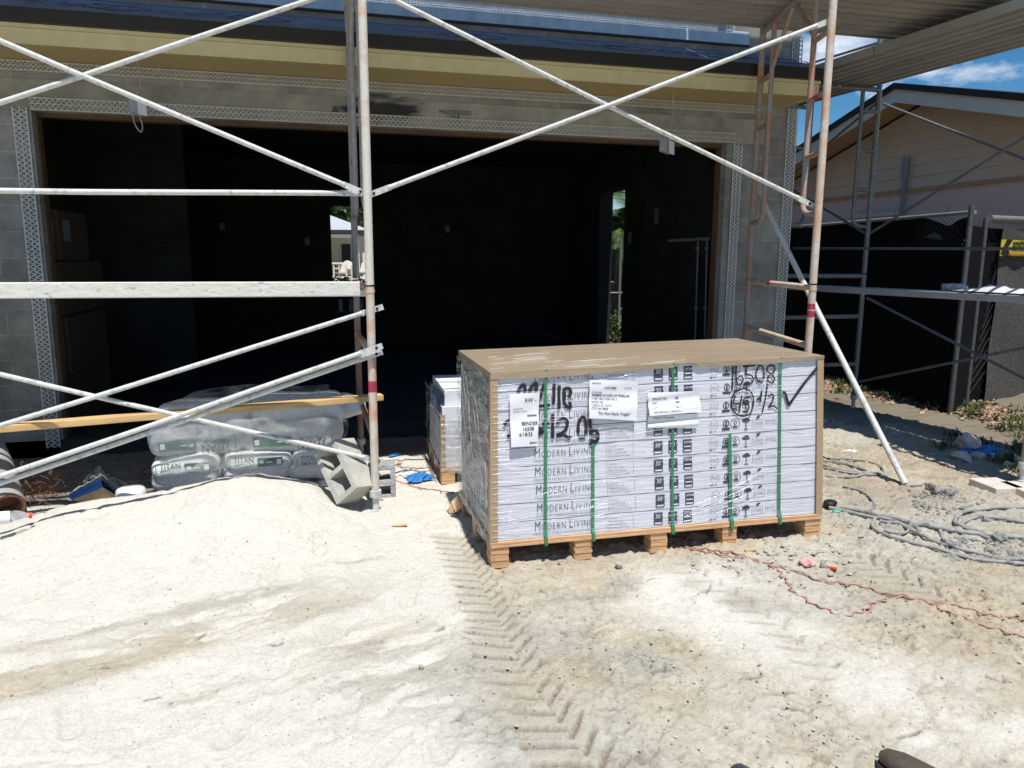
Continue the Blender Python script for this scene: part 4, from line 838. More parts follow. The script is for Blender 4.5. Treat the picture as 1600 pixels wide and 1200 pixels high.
# nine layers of cartons: four above, five below
NR = 9; hrow = (ZT - .006 - ZC) / NR
FV = .012
def frontp(u, z, off=.0): return pp(u, FV - off, z)
n_ = -V
def on_face(px, py, off=.002): return onP(px, py, A + V * (FV - off), V)
def uz(px, py):
    q = on_face(px, py); ur, zr_ = float(np.dot(q - A, U)), float(q[2]); u, z = ur, zr_
    for _ in range(8):
        k = max(0., (z - .147) / .91); u = ur + .072 * (u / PL) * k; z = zr_ - (.012 + .036 * (u / PL)) * k
    return u, z
pr_u0 = uz(838, 700)[0]
_us = {px: uz(px, 700)[0] for px in range(825, 1230)}
def print_geo(zo, ju):
    mb = MB(); hgt = hrow
    def frontp(u, z, off=.0): return pp(u + ju, FV - off, z + zo)
    def T(s_, u, z, size, bold=0, sx=1., mi=0): put_text(mb, s_, frontp(u, z, .0032), U, Zv, size, bold, sx=sx, mi=mi)
    def rect(u0, u1, z0, z1, mi=0, off=.003): mb.add([frontp(u0, z0, off), frontp(u1, z0, off), frontp(u1, z1, off), frontp(u0, z1, off)], [(0, 1, 2, 3)], mi)
    u = pr_u0; zb = .042
    for ch, px, sz in (('M', 835, .076), ('O', 846, .056), ('D', 855, .056), ('E', 863.5, .056), ('R', 870, .056), ('N', 877, .056), ('L', 889, .076), ('I', 897, .056), ('V', 900.5, .056), ('I', 908.5, .056), ('N', 912, .056), ('G', 920, .056)):
        T(ch, _us[int(px)] + (px % 1) * .0037, zb, sz, -.0011, sx=.66 if ch != 'M' else .62)
    T('PREMIUM HARDWOOD FLOORS', _us[834], .015, .0235, -.0006, sx=.98)
    ub = uz(948, 700)[0]; ue = uz(990, 700)[0]
    rect(ub, ub + .0012, .012, .09, 1); rect(ue, ue + .0012, .012, .09, 1)
    for k, s_ in enumerate(('75 inch Long', 'Elegant Textured Style', 'Durable Long Lasting Finish', 'Timeless Beauty for Your Home')): T(s_, ub + .009, .074 - k * .0185, .0120, 0, sx=.82, mi=1)
    for k, (px, a1, a2) in enumerate(((1022, '30', 'YR'), (1045, '50', 'YR'), (1068, '', ''))):
        uu = uz(px, 700)[0]; ww = .054; rect(uu, uu + ww, .036, .086, 2); rect(uu, uu + ww, .016, .034, 2); rect(uu + .006, uu + ww - .006, .021, .029, 3, .0036)
        if a1: put_text(mb, a1, frontp(uu + .007, .052, .0038), U, Zv, .038, 0, sx=.85, mi=3); put_text(mb, a2, frontp(uu + .045, .066, .0038), U, Zv, .014, 0, mi=3)
        else: put_text(mb, 'LIFETIME', frontp(uu + .004, .066, .0038), U, Zv, .0165, .0002, sx=.82, mi=3); rect(uu + .006, uu + ww - .006, .044, .050, 3, .0036)
    def ring(px, z, r, mi=1, w_=.0022, full=True):
        c = uz(px, 700)[0]; N = 28; vs = []; fs = []
        for k in range(N):
            an = 2 * math.pi * k / N
            for rr in (r - w_, r): vs.append(frontp(c + rr * math.cos(an), z + rr * math.sin(an), .0032))
        for k in range(N):
            if full or k % 4: fs.append((2 * k, 2 * k + 1, 2 * ((k + 1) % N) + 1, 2 * ((k + 1) % N)))
        mb.add(vs, fs, mi); return c
    c = ring(1116, .056, .029, 1, .0016, False); put_text(mb, 'FSC', frontp(c - .022, .047, .0032), U, Zv, .028, -.0004, mi=1); rect(c - .028, c - .012, .014, .020, 0); rect(c - .008, c + .014, .0155, .0185, 1)
    c = uz(1135, 700)[0]; ring(1135, .060, .020, 0, .005); rect(c - .026, c + .024, .022, .036, 2); rect(c - .005, c + .005, .045, .07, 0)
    c = ring(1149, .055, .030, 0, .0028); rect(c - .013, c + .013, .034, .044, 0); ring(1149, .062, .011, 0, .004)
    c = uz(1166, 700)[0]                                   # tree
    rect(c - .0028, c + .0028, .032, .066, 0)
    for dx_, dz_, rr in ((0, .076, .013), (-.014, .070, .011), (.014, .070, .011), (-.006, .068, .010), (.007, .079, .010)):
        N = 10; mb.add([frontp(c + dx_ + rr * 1.1 * math.cos(6.283 * k / N), dz_ + .7 * rr * math.sin(6.283 * k / N), .0032 + .0001 * abs(dx_) * 100) for k in range(N)], [tuple(range(N))], 0)
    rect(c - .011, c + .011, .018, .027, 1)
    c = uz(1184, 700)[0]                                   # leaf badge
    rect(c - .035, c + .035, .068, .0695, 1); rect(c - .035, c + .035, .028, .0295, 1); rect(c - .035, c - .0335, .028, .0695, 1); rect(c + .0335, c + .035, .028, .0695, 1)
    put_text(mb, 'CARB', frontp(c - .028, .043, .0032), U, Zv, .021, -.0003, mi=1); mb.add([frontp(c - .010, .076, .0033), frontp(c + .004, .078, .0033), frontp(c + .022, .093, .0033), frontp(c + .004, .094, .0033), frontp(c - .006, .086, .0033)], [(0, 1, 2, 3, 4)], 0)
    c = uz(1196, 700)[0]; put_text(mb, 'California 93120', frontp(c, .058, .0032), U, Zv, .0115, 0, sx=.85, mi=0); put_text(mb, 'Phase 2 Compliant', frontp(c, .044, .0032), U, Zv, .0115, 0, sx=.85, mi=1)
    return mb
random.seed(11)
for r_ in range(NR):
    z0 = ZC + hrow * r_; z1 = z0 + hrow; jx = random.uniform(-.004, .004); jv = random.uniform(-.0025, .0025) - (.004 if r_ < 5 else 0); ju = [.0, .012, .006, 0, -.003, -.003, -.004, 0, -.002][r_]
    mb = MB(); nu_, nv_ = 40, 1
    # carton as one slab with slightly bowed faces
    def cf(u0, u1, z): return [pp(u0 + (u1 - u0) * i / nu_, FV + jv * 0 + .0018 * math.sin(i * 1.3 + r_), z) for i in range(nu_ + 1)]
    u0, u1 = .010 + jx * .5, PL - .010 + jx * .5
    b0 = cf(u0, u1, z0 + .0018); b1 = cf(u0, u1, z1 - .0018); back0 = [pp(u1, PW - .012, z0 + .0018), pp(u0, PW - .012, z0 + .0018)]; back1 = [pp(u1, PW - .012, z1 - .0018), pp(u0, PW - .012, z1 - .0018)]
    N = nu_ + 1; vs = b0 + b1; fs = [(i, i + 1, N + i + 1, N + i) for i in range(nu_)]
    mb.add(vs, fs); e0 = [b0[0], b0[-1]] + back0; e1 = [b1[0], b1[-1]] + back1
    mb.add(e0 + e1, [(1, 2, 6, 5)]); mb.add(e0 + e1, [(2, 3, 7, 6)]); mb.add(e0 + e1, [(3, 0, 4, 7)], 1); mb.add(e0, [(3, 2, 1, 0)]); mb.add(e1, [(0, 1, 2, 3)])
    co_ = mb.build('carton', ['carton', 'carton_shade_end'], pal, label=('flooring carton in the upper bundle' if r_ > 4 else 'flooring carton in the lower bundle'))
    base = wloc(co_)
    print_geo(z0, ju).build('printed_lettering', ['ink', 'inkl', 'badge', 'wht'], co_)
# cover board folded over the top, corner boards
mb = MB(); random.seed(3); nn = 60
mb.add([pp(-.004, -.006, ZT), pp(PL + .004, -.006, ZT), pp(PL + .004, PW + .004, ZT), pp(-.004, PW + .004, ZT), pp(-.004, -.006, ZT - .005), pp(PL + .004, -.006, ZT - .005), pp(PL + .004, PW + .004, ZT - .005), pp(-.004, PW + .004, ZT - .005)], [(0, 1, 2, 3), (7, 6, 5, 4), (1, 0, 4, 5), (2, 1, 5, 6), (3, 2, 6, 7), (0, 3, 7, 4)])
lip = []; 
for i in range(nn + 1):
    u = -.004 + (PL + .008) * i / nn; px_u = u / PL
    dp = .034 - .016 * px_u + .005 * math.sin(u * 5) + .004 * random.random(); dp -= .014 * (float(.52 < px_u < .60))
    lip.append((pp(u, -.0065, ZT - .004), pp(u, -.003 - .002 * random.random(), ZT - dp)))
mb.add([q for l_ in lip for q in l_], [(2 * i, 2 * i + 1, 2 * i + 3, 2 * i + 2) for i in range(nn)], 1)
mb.add([pp(-.0055, -.004, ZT - .004), pp(-.0055, PW, ZT - .004), pp(-.002, PW, ZT - .03), pp(-.002, -.004, ZT - .035)], [(0, 1, 2, 3)])
mb.build('cover_board', ['kraft', 'kraft'], pal)
for u_, s_ in ((-.004, 1), (PL + .004, -1)):
    mb = MB(); w_ = .042
    for (a0, a1, c0, c1) in ((u_, u_ + s_ * w_, -.001, .003), (u_, u_ + s_ * .004, .003, w_)):
        pbox(mb, min(a0, a1), max(a0, a1), c0, c1, ZC + .001, ZT - .006)
    mb.build('corner_board', 'edge', pal)
# green straps
zmid = ZC + hrow * 5
for px, z0, z1 in ((852, ZD - .004, ZT + .002), (926, ZD - .004, zmid), (1050, ZD - .004, ZT + .002), (1139, ZD - .004, zmid), (1217, ZD - .004, ZT + .002)):
    u = uz(px, 720)[0]; mb = MB(); w_ = .016 if px != 1139 else .02
    lean = {1139: .012, 852: 0}.get(px, 0)
    N = 24; vs = []
    for i in range(N + 1):
        z = z0 + (z1 - z0) * i / N; o_ = .0045 + .0012 * math.sin(i * 1.7 + u); uu = u + lean * (1 - i / N); o_ += .018 * float(z < ZC + .012) + .010 * float(z > ZT - .03); vs += [frontp(uu - w_ / 2, z, o_ + .006), frontp(uu + w_ / 2, z, o_ + .006)]
    mb.add(vs, [(2 * i, 2 * i + 1, 2 * i + 3, 2 * i + 2) for i in range(N)])
    pbox(mb, u + lean - w_ * .75, u + lean + w_ * .75, -.011, .05, ZD - .008, ZD - .0045) if True else None
    mb.build('strap', 'strap', pal)
# papers taped on
def paper(quad, lines, lab, bow=.012, fold=None):
    c = [np.array(uz(*q)) for q in quad]     # tl tr br bl
    mb = MB(); nu_, nv_ = 12, 16
    def pt(u, v):
        q = (c[0] * (1 - u) + c[1] * u) * (1 - v) + (c[3] * (1 - u) + c[2] * u) * v; o_ = .016 + bow * v * v + .004 * math.sin(v * 9 + u * 2)
        if fold and v > fold: o_ += .014 - .02 * (v - fold)
        return frontp(q[0], q[1], o_)
    mb.grid(pt, nu_, nv_); o = mb.build('paper_label', 'paper', pal, label=lab)
    tm = MB()
    wd = np.linalg.norm(c[1] - c[0]); ht = np.linalg.norm(c[3] - c[0])
    for (u, v, s_, size, bold) in lines:
        vs, fs = text_geo(s_, size, bold); P = []
        for x, y, _ in vs:
            uu = u + x / wd; vv = v - y / ht; q = np.array(pt(min(uu, 1), min(max(vv, 0), 1))); P.append(q - V * .0022)
        keep = [f for f in fs if max(u + vs[i][0] / wd for i in f) <= .99]
        tm.add(P, keep)
    tm.build('printed_text', 'blk', o)
paper([(795, 615), (842, 612), (838, 695), (797, 697)], [(.50, .17, 'RW -', .030, 0), (.10, .30, 'xxxxxxxxxx', .012, 0), (.10, .35, 'xxxxxxx xx xxxx', .012, 0), (.6, .44, 'SIDEMARK', .012, .0004), (.40, .60, 'BENDER', .026, .0003), (.42, .70, '16508', .028, .0003), (.30, .80, '6/18/25', .027, .0003), (.7, .95, 'PRODUCT', .012, .0006)], 'narrow white paper with large printed lines')
paper([(920, 593), (996, 594), (992, 656), (918, 652)], [(.04, .10, 'xxxxxx', .018, 0), (.30, .22, 'CUSTOMER', .014, .0003), (.72, .22, '6/17/25', .014, 0), (.05, .34, 'Customer', .015, 0), (.05, .42, 'PREMIER FLOORS OF PINELLAS', .0165, .0003), (.05, .51, '11401 BELCHER RD S', .0165, 0), (.05, .60, 'SUITE 100', .016, 0), (.05, .68, 'LARGO FL 33773', .016, 0), (.04, .76, '(727) 547-8900', .016, .0001), (.17, .88, '"Do Not Stack, Fragile"', .021, .0002)], 'square white paper with an address')
paper([(1011, 613), (1090, 610), (1092, 642), (1011, 648)], [(.08, .33, 'PALLET NO', .017, .0003), (.52, .33, '36', .02, .0005), (.08, .52, 'SKU', .015, 0), (.52, .52, '4801', .015, .0002), (.08, .72, 'LOT', .015, 0), (.52, .72, '06/17', .015, 0), (.08, .90, 'DESCRIPTION  CASTLE 75', .014, 0)], 'upper folded white packing slip', bow=.02)
paper([(1011, 648), (1089, 645), (1089, 668), (1010, 668)], [(.1, .3, 'MADE IN THAILAND', .014, 0)], 'lower flap of the packing slip', bow=.002)
# marker writing
def strokes(name, ss, r, m='marker', off=.0075, lab=None):
    mb = MB()
    for s_ in ss:
        P = [on_face(px, py, 0) for px, py in s_]; P = smooth_path(P, 6) if len(P) > 2 else P
        P = [np.array(p) - V * off for p in P]
        for i in range(len(P) - 1):
            d = P[i + 1] - P[i]; L = np.linalg.norm(d)
            if L < 1e-6: continue
            d /= L; s2 = np.cross(d, V); rr = r * (1 + .12 * math.sin(i * .9)); o_ = V * (.0001 * (i % 3))
            mb.add([P[i] - s2 * rr - d * r * .3 + o_, P[i] + s2 * rr - d * r * .3 + o_, P[i + 1] + s2 * rr + d * r * .3 + o_, P[i + 1] - s2 * rr + d * r * .3 + o_], [(0, 1, 2, 3)])
    mb.build(name, m, pal, label=lab)
strokes('marker_writing', [[(1144, 573), (1144, 590), (1143, 609)], [(1150, 569), (1149, 585), (1151, 600), (1156, 600), (1160, 593), (1157, 587), (1151, 591)],
    [(1179, 571), (1166, 573), (1165, 584), (1172, 586), (1176, 591), (1174, 597), (1167, 600), (1163, 597)], [(1183, 575), (1180, 584), (1183, 595), (1189, 596), (1193, 586), (1191, 574), (1186, 571), (1182, 577)],
    [(1206, 570), (1199, 573), (1198, 580), (1205, 585), (1209, 592), (1205, 598), (1199, 595), (1199, 588), (1206, 583), (1210, 576), (1206, 570)],
    [(1148, 618), (1145, 630), (1157, 630)], [(1158, 618), (1154, 644)], [(1170, 621), (1162, 622), (1161, 631), (1167, 631), (1169, 637), (1165, 643), (1159, 643)],
    [(1160, 607), (1150, 611), (1143, 620), (1142, 634), (1148, 645), (1158, 650), (1170, 647), (1175, 636), (1176, 621), (1170, 610), (1160, 606)],
    [(1183, 624), (1188, 620), (1189, 609), (1187, 628)], [(1198, 600), (1195, 622), (1190, 644)], [(1199, 619), (1206, 616), (1207, 624), (1200, 636), (1207, 634), (1213, 638)]], .0042, lab='hand written number 16508 and circled 45 1/2 in black marker')
strokes('check_mark', [[(1222, 613), (1226, 615), (1231, 633)], [(1231, 633), (1240, 620), (1258, 595), (1277, 573)]], .0075, lab='large black check mark')
strokes('sprayed_number', [[(809, 611), (813, 604), (819, 602), (820, 610)], [(826, 610), (832, 602), (838, 599), (837, 610)], [(850, 601), (846, 610), (843, 622)], [(841, 634), (850, 634), (858, 632)], [(865, 600), (865, 615), (864, 631)], [(873, 602), (873, 620), (873, 638)],
    [(882, 618), (880, 610), (885, 606), (890, 608), (891, 614), (887, 620)], [(881, 619), (881, 628), (886, 636), (891, 635), (889, 628)],
    [(787, 663), (791, 659), (795, 657)], [(793, 682), (795, 678)], [(841, 668), (846, 671), (846, 676), (841, 677)], [(847, 662), (857, 661)], [(863, 647), (863, 665), (863, 684)], [(870, 661), (875, 655), (883, 654), (886, 662), (882, 672), (869, 680)], [(869, 681), (880, 680), (890, 685)],
    [(903, 676), (903, 662), (907, 653), (912, 652), (915, 662), (915, 676)], [(904, 681), (909, 684), (914, 680)], [(921, 655), (922, 668), (924, 674)], [(921, 676), (929, 673), (934, 679), (932, 688), (922, 689)], [(922, 681), (929, 682), (934, 683)], [(920, 693), (930, 692)]], .0082, off=.0078, lab='smeared black sprayed numbers')
# stretch film: wrinkled sheet hugging the left end and folded round the corner
mb = MB(); random.seed(9)
def wrapf(u, v):
    z = ZC - .02 + (ZT - ZC) * v; vv = PW * u; o_ = .007 + .010 * abs(math.sin(6.1 * u + 5 * v) * math.sin(17 * v - 6 * u)) + .006 * math.sin(40 * (v + .55 * u * u))
    return pp(-.004 - o_, vv, z)
mb.grid(wrapf, 40, 60); mb.build('stretch_film', 'wrap', pal)
# raised creases of the clear film, whitened to paint in its glints
MM['fold'] = mat('whitish film glint', (.86, .87, .88), .12, spec=1., alpha=.55, bump=.3, bs=60)
rs_ = np.random.RandomState(12)
def crease(mb, P, w0):
    P = smooth_path(P, 5); n = len(P)
    for i in range(n - 1):
        d = P[i + 1] - P[i]; d = d / (np.linalg.norm(d) + 1e-9)
        a1 = w0 * math.sin(math.pi * (i + .3) / n); b1 = w0 * math.sin(math.pi * (i + 1.3) / n); nn2 = crease.n; s2 = np.cross(d, nn2); h = nn2 * w0 * .8
        mb.add([P[i] - s2 * a1, P[i] + h, P[i + 1] + h, P[i + 1] - s2 * b1], [(0, 1, 2, 3)]); mb.add([P[i] + h, P[i] + s2 * a1, P[i + 1] + s2 * b1, P[i + 1] + h], [(0, 1, 2, 3)])
mb = MB(); crease.n = -V
for k in range(70):
    u = rs_.uniform(.02, PL - .25); z = rs_.uniform(ZC, ZT - .05); L = rs_.uniform(.05, .35); sl_ = rs_.normal(.0, .06)
    crease(mb, [pp(u + L * t2, FV - .0145, min(max(z + sl_ * L * t2 + rs_.normal(0, .002), ZC), ZT - .03)) for t2 in (0, .33, .66, 1)], rs_.uniform(.0006, .0016))
for k in range(4):
    crease(mb, [pp(1.02 + .10 * k * .3 + .55 * t2, FV - .0145, ZC + .015 + .03 * k + (.10 + .03 * k) * t2 ** 1.4) for t2 in (0, .3, .6, 1)], .0017)
for k in range(26):
    z = ZC + .03 + k * .034 + rs_.normal(0, .006); crease(mb, [pp(.004, FV - .016, z), pp(.03 + .05 * rs_.rand(), FV - .0155, z + rs_.normal(0, .004)), pp(.07 + .12 * rs_.rand(), FV - .0145, z + rs_.normal(0, .006))], .0014)
mb.build('film_glint', 'fold', pal)
mb = MB(); crease.n = np.array([0, 0, 1.])
for k in range(22):
    u = rs_.uniform(.02, .7) ** 1.5 * PL * .9; v = rs_.uniform(.03, .8) ** 1.5 * PW; L = rs_.uniform(.04, .28)
    crease(mb, [pp(u + L * t2, v + rs_.normal(0, .004) + .04 * t2, ZT + .0015) for t2 in (0, .33, .66, 1)], rs_.uniform(.0008, .0022))
mb.build('film_glint', 'fold', pal)
mb = MB(); crease.n = -U
for k in range(46):
    v = rs_.uniform(.05, .85) * PW; z = rs_.uniform(ZC, .62) if k < 34 else rs_.uniform(.6, 1.0); L = rs_.uniform(.06, .30)
    crease(mb, [pp(-.026, max(v - L * t2 * .8, .0), max(z - L * t2 * (.3 + 1.0 * t2), ZC)) for t2 in (0, .33, .66, 1)], rs_.uniform(.0010, .0024))
mb.build('film_glint', 'fold', pal)
# torn flap of board at the foot of the left end
mb = MB(); q = onZ(712, 800, .05); mb.add([q, q + np.array([.03, -.02, .03]), q + np.array([.02, .05, .09]), q + np.array([-.02, .06, .05])], [(0, 1, 2, 3)]); mb.build('torn_paper', 'kraftp', pal)

# ------------------------------------------------------------------ second, open pallet behind
A2p = onZ(690, 757, 0)
p2 = thing('flooring_pallet', tuple(A2p), 'part open pallet of white cartons half hidden behind the big one', 'pallet load', 'pallets of flooring')
U2 = np.array([1, -.03, 0]); U2 /= np.linalg.norm(U2); V2 = np.array([-U2[1], U2[0], 0])
def p2b(mb, u0, u1, v0, v1, z0, z1, mi=0):
    return mb.add([A2p + U2 * u + V2 * v + Zv * z for z in (z0, z1) for u, v in ((u0, v0), (u1, v0), (u1, v1), (u0, v1))], [(0, 3, 2, 1), (4, 5, 6, 7), (0, 1, 5, 4), (1, 2, 6, 5), (2, 3, 7, 6), (3, 0, 4, 7)], mi)
D2 = .80
for u0 in (0.0, .48, .95, 1.4, 1.8):
    for v0 in (0, .35, .70):
        mb = MB()
        for j in range(4): p2b(mb, u0, u0 + .1, v0, v0 + .1, .024 * j, .024 * (j + 1) - .0015)
        mb.build('pallet_block', 'palw', p2)
mb = MB(); p2b(mb, -.005, 1.905, -.005, D2, .097, .125); mb.build('pallet_deck', 'palw', p2, bevel=.002)
hr = .113
for r_ in range(5):
    z0 = .127 + hr * r_; mb = MB(); sh = [0, 0, 0, .006, .03][r_]; dv = [0, 0, 0, 0, .04][r_] 
    p2b(mb, .005 + sh, 1.895, .005 + dv, D2 - .02, z0 + .001, z0 + hr - .001); mb.build('carton', mat('plain white carton', (.72, .72, .76), .6, var=.05, vs=8) if r_ == 0 else bpy.data.materials['plain white carton'], p2, label='white flooring carton of the open pallet')
mb = MB(); p2b(mb, -.004, .032, -.002, .003, .13, .52); p2b(mb, -.004, .0, .003, .04, .13, .52); mb.build('corner_board', 'edge', p2)
def w2(u, v):
    z = .10 + .56 * v * (1 - .12 * (1 - u) ** 2); o_ = .012 + .016 * abs(math.sin(5 * u + 7 * v) * math.sin(15 * v + 3 * u)); return A2p + U2 * (-.004 - o_) + V2 * (D2 * u) + Zv * z
mb = MB(); mb.grid(w2, 24, 30)
mb.grid(lambda u, v: A2p + U2 * (1.9 * u) + V2 * (-.006 - .006 * abs(math.sin(31 * v + 3 * u))) + Zv * (.08 + .42 * v), 50, 40); mb.build('stretch_film', 'wrap', p2)
mb = MB(); mb.add([A2p + U2 * (.0) + V2 * .7 + Zv * .655, A2p + U2 * .035 + V2 * .02 + Zv * .655, A2p + U2 * .0 + V2 * .06 + Zv * .52, A2p + U2 * (-.02) + V2 * .5 + Zv * .54], [(0, 1, 2, 3)]); mb.build('dark_flap', mat('navy inside of wrap', (.05, .07, .14), .5), p2)

# ================================================================== CEMENT SACKS
def pillow(mb, c, s_, yaw=0., tilt=0., seed=0, mi=0, sag=.0, pw=.34):
    nu_, nv_ = 30, 18; sx, sy, sz = [q / 2 for q in s_]; cy_, sy_ = math.cos(yaw), math.sin(yaw); ct_, st_ = math.cos(tilt), math.sin(tilt)
    def sp(a_, p_): return math.copysign(abs(a_) ** p_, a_)
    def fn(u, v):
        th = 2 * math.pi * u; ph = math.pi * (v - .5)
        x = sx * sp(math.cos(ph), pw) * sp(math.cos(th), pw); y = sy * sp(math.cos(ph), pw) * sp(math.sin(th), pw); z = sz * sp(math.sin(ph), .7)
        k = 1 + .05 * (float(vn(np.array(x * 11. + seed), np.array(y * 11. + z * 9), seed)) - .5) * 2; x *= k; y *= k
        z += .018 * (float(vn(np.array(x * 7. + seed * 3), np.array(y * 7.), seed + 3)) - .5) * 2
        z, x = z * ct_ - x * st_, z * st_ + x * ct_
        return (c[0] + x * cy_ - y * sy_, c[1] + x * sy_ + y * cy_, c[2] + z)
    mb.grid(fn, nu_, nv_, mi)
gsk = 'cement sacks stacked by the scaffold'
def sack(c, s_, lab, yaw=0, tilt=0, seed=0, txt=None, flip=False, tz=0., fronty=None):
    mb = MB(); pillow(mb, c, s_, yaw, tilt, seed); o = mb.build('cement_sack', 'bag', None, lab, 'cement sack', gsk)
    if txt:
        cy_, sy_ = math.cos(yaw), math.sin(yaw); ux = np.array([cy_, sy_, 0]); fz = c[2] + tz
        y0 = (s_[1] / 2 * 1.06 + .004 if fronty is None else fronty); org = np.array([c[0] + sy_ * y0, c[1] - cy_ * y0, fz])
        zz = np.array([0, 0, 1.]); 
        if flip: ux2, uz2 = -ux, -zz
        else: ux2, uz2 = ux, zz
        tm = MB(); sc = s_[0] / .42
        put_text(tm, 'TITAN', org - ux2 * .145 * sc + uz2 * .004, ux2, uz2, .052 * sc, .0006, sx=.82); put_text(tm, 'AMERICA', org - ux2 * .145 * sc - uz2 * .026, ux2, uz2, .032 * sc, .0004, sx=.84)
        put_text(tm, '|', org - ux2 * .175 * sc - uz2 * .018, ux2, uz2, .06 * sc, 0)
        w0, w1 = .0 * sc, .155 * sc; f_ = lambda a1, b1, e_=0.: org + ux2 * a1 + uz2 * b1 - np.array([-sy_ * e_, cy_ * e_, 0])
        tm.add([f_(w0, -.03), f_(w1, -.03), f_(w1, .036), f_(w0, .036)], [(0, 1, 2, 3)])
        tm.add([f_(w0 + .015, -.008, .002), f_(w0 + .045, -.008, .002), f_(w0 + .045, .014, .002), f_(w0 + .015, .014, .002)], [(0, 1, 2, 3)], 1)
        tm.add([f_(w0 + .058, -.004, .002), f_(w0 + .10, -.004, .002), f_(w0 + .10, .006, .002), f_(w0 + .058, .006, .002)], [(0, 1, 2, 3)], 1)
        tm.add([f_(w1 - .042, -.018, .002), f_(w1 - .01, -.018, .002), f_(w1 - .01, .022, .002), f_(w1 - .042, .022, .002)], [(0, 1, 2, 3)], 1)
        tm.build('sack_print', ['green', 'bag'], o)
    return o
y0 = 5.69
bx = [onY(285, 740, 5.42)[0], onY(400, 730, 5.42)[0], onY(500, 730, 5.42)[0]]
for i, x_ in enumerate(bx):
    sack((x_, y0, .085), (.47, .40, .15), 'cement sack in the bottom row behind the sand, %s' % ('leftmost', 'middle', 'rightmost')[i], seed=i)
zr = onY(400, 727, 5.42)[2]
sack((bx[0] + .0, y0 - .02, zr - .0), (.46, .42, .145), 'cement sack printed TITAN AMERICA, left end of the lit row', yaw=.05, tilt=-.10, seed=11, txt=1)
sack((bx[1] + .01, y0 - .02, zr + .01), (.47, .42, .145), 'cement sack printed TITAN AMERICA, middle of the lit row', yaw=0., seed=12, txt=1)
sack((bx[2] + .02, y0 + .0, zr - .01), (.44, .42, .145), 'cement sack printed TITAN AMERICA, right end of the lit row by the concrete block', yaw=-.02, tilt=.06, seed=13, txt=1)
zt = onY(350, 690, 5.5)[2]
sack((bx[0] + .08, y0 + .05, zt + .01), (.66, .46, .24), 'dusty cement sack lying upside down in the upper left of the stack', yaw=.04, seed=21, txt=1, flip=True, tz=-.02)
sack((bx[1] + .26, y0 + .05, zt - .0), (.72, .46, .26), 'dusty cement sack lying upside down in the upper right of the stack', yaw=-.05, seed=22, txt=1, flip=True, tz=-.02)
zu = onY(350, 655, 5.6)[2]
sack((bx[0] + .12, y0 + .12, zu + .01), (.66, .44, .18), 'cement sack on top of the stack at the left, under the lumber', yaw=.0, seed=31)
sack((bx[1] + .29, y0 + .12, zu + .02), (.70, .44, .20), 'cement sack on top of the stack at the right, under the lumber', yaw=.03, seed=32)
sack((bx[1] + .55, y0 + .20, zu - .0), (.42, .40, .16), 'crumpled cement sack at the right end of the stack behind the post', yaw=.4, seed=33)
# plastic sheet draped over the front of the stack
mb = MB()
xl = [(onY(225, 770, 5.22)[0], .03, 5.32), (onY(240, 735, 5.25)[0], .19, 5.44), (onY(230, 695, 5.35)[0], .36, 5.44), (onY(240, 672, 5.4)[0], .47, 5.46), (onY(262, 652, 5.45)[0], .60, 5.52), (onY(300, 640, 5.6)[0], .68, 5.68)]
xr_ = [(onY(530, 775, 5.22)[0], .02, 5.34), (onY(520, 735, 5.3)[0], .19, 5.44), (onY(545, 690, 5.35)[0], .38, 5.45), (onY(540, 665, 5.4)[0], .50, 5.46), (onY(520, 640, 5.45)[0], .62, 5.53), (onY(515, 632, 5.6)[0], .70, 5.70)]
L_ = smooth_path(xl, 5); R_ = smooth_path(xr_, 5); N = len(L_) - 1
def shf(u, v):
    i = min(int(round(v * N)), N); p = L_[i] * (1 - u) + R_[i] * u; p = np.array([p[0], p[2], p[1]]); n = float(fbm(np.array(u * 7 + 3), np.array(v * 5), 4, 7)) - .5
    return (p[0], p[1] - .008 * math.sin(math.pi * u) - .05 * n, p[2] + .035 * math.sin(math.pi * min(u * 1.3, 1)) * (v > .5) + .02 * n)
mb.grid(shf, 44, N); tag(mb.build('plastic_sheet', 'sheet'), 'clear dusty plastic sheet draped over the cement sacks', 'plastic sheet')

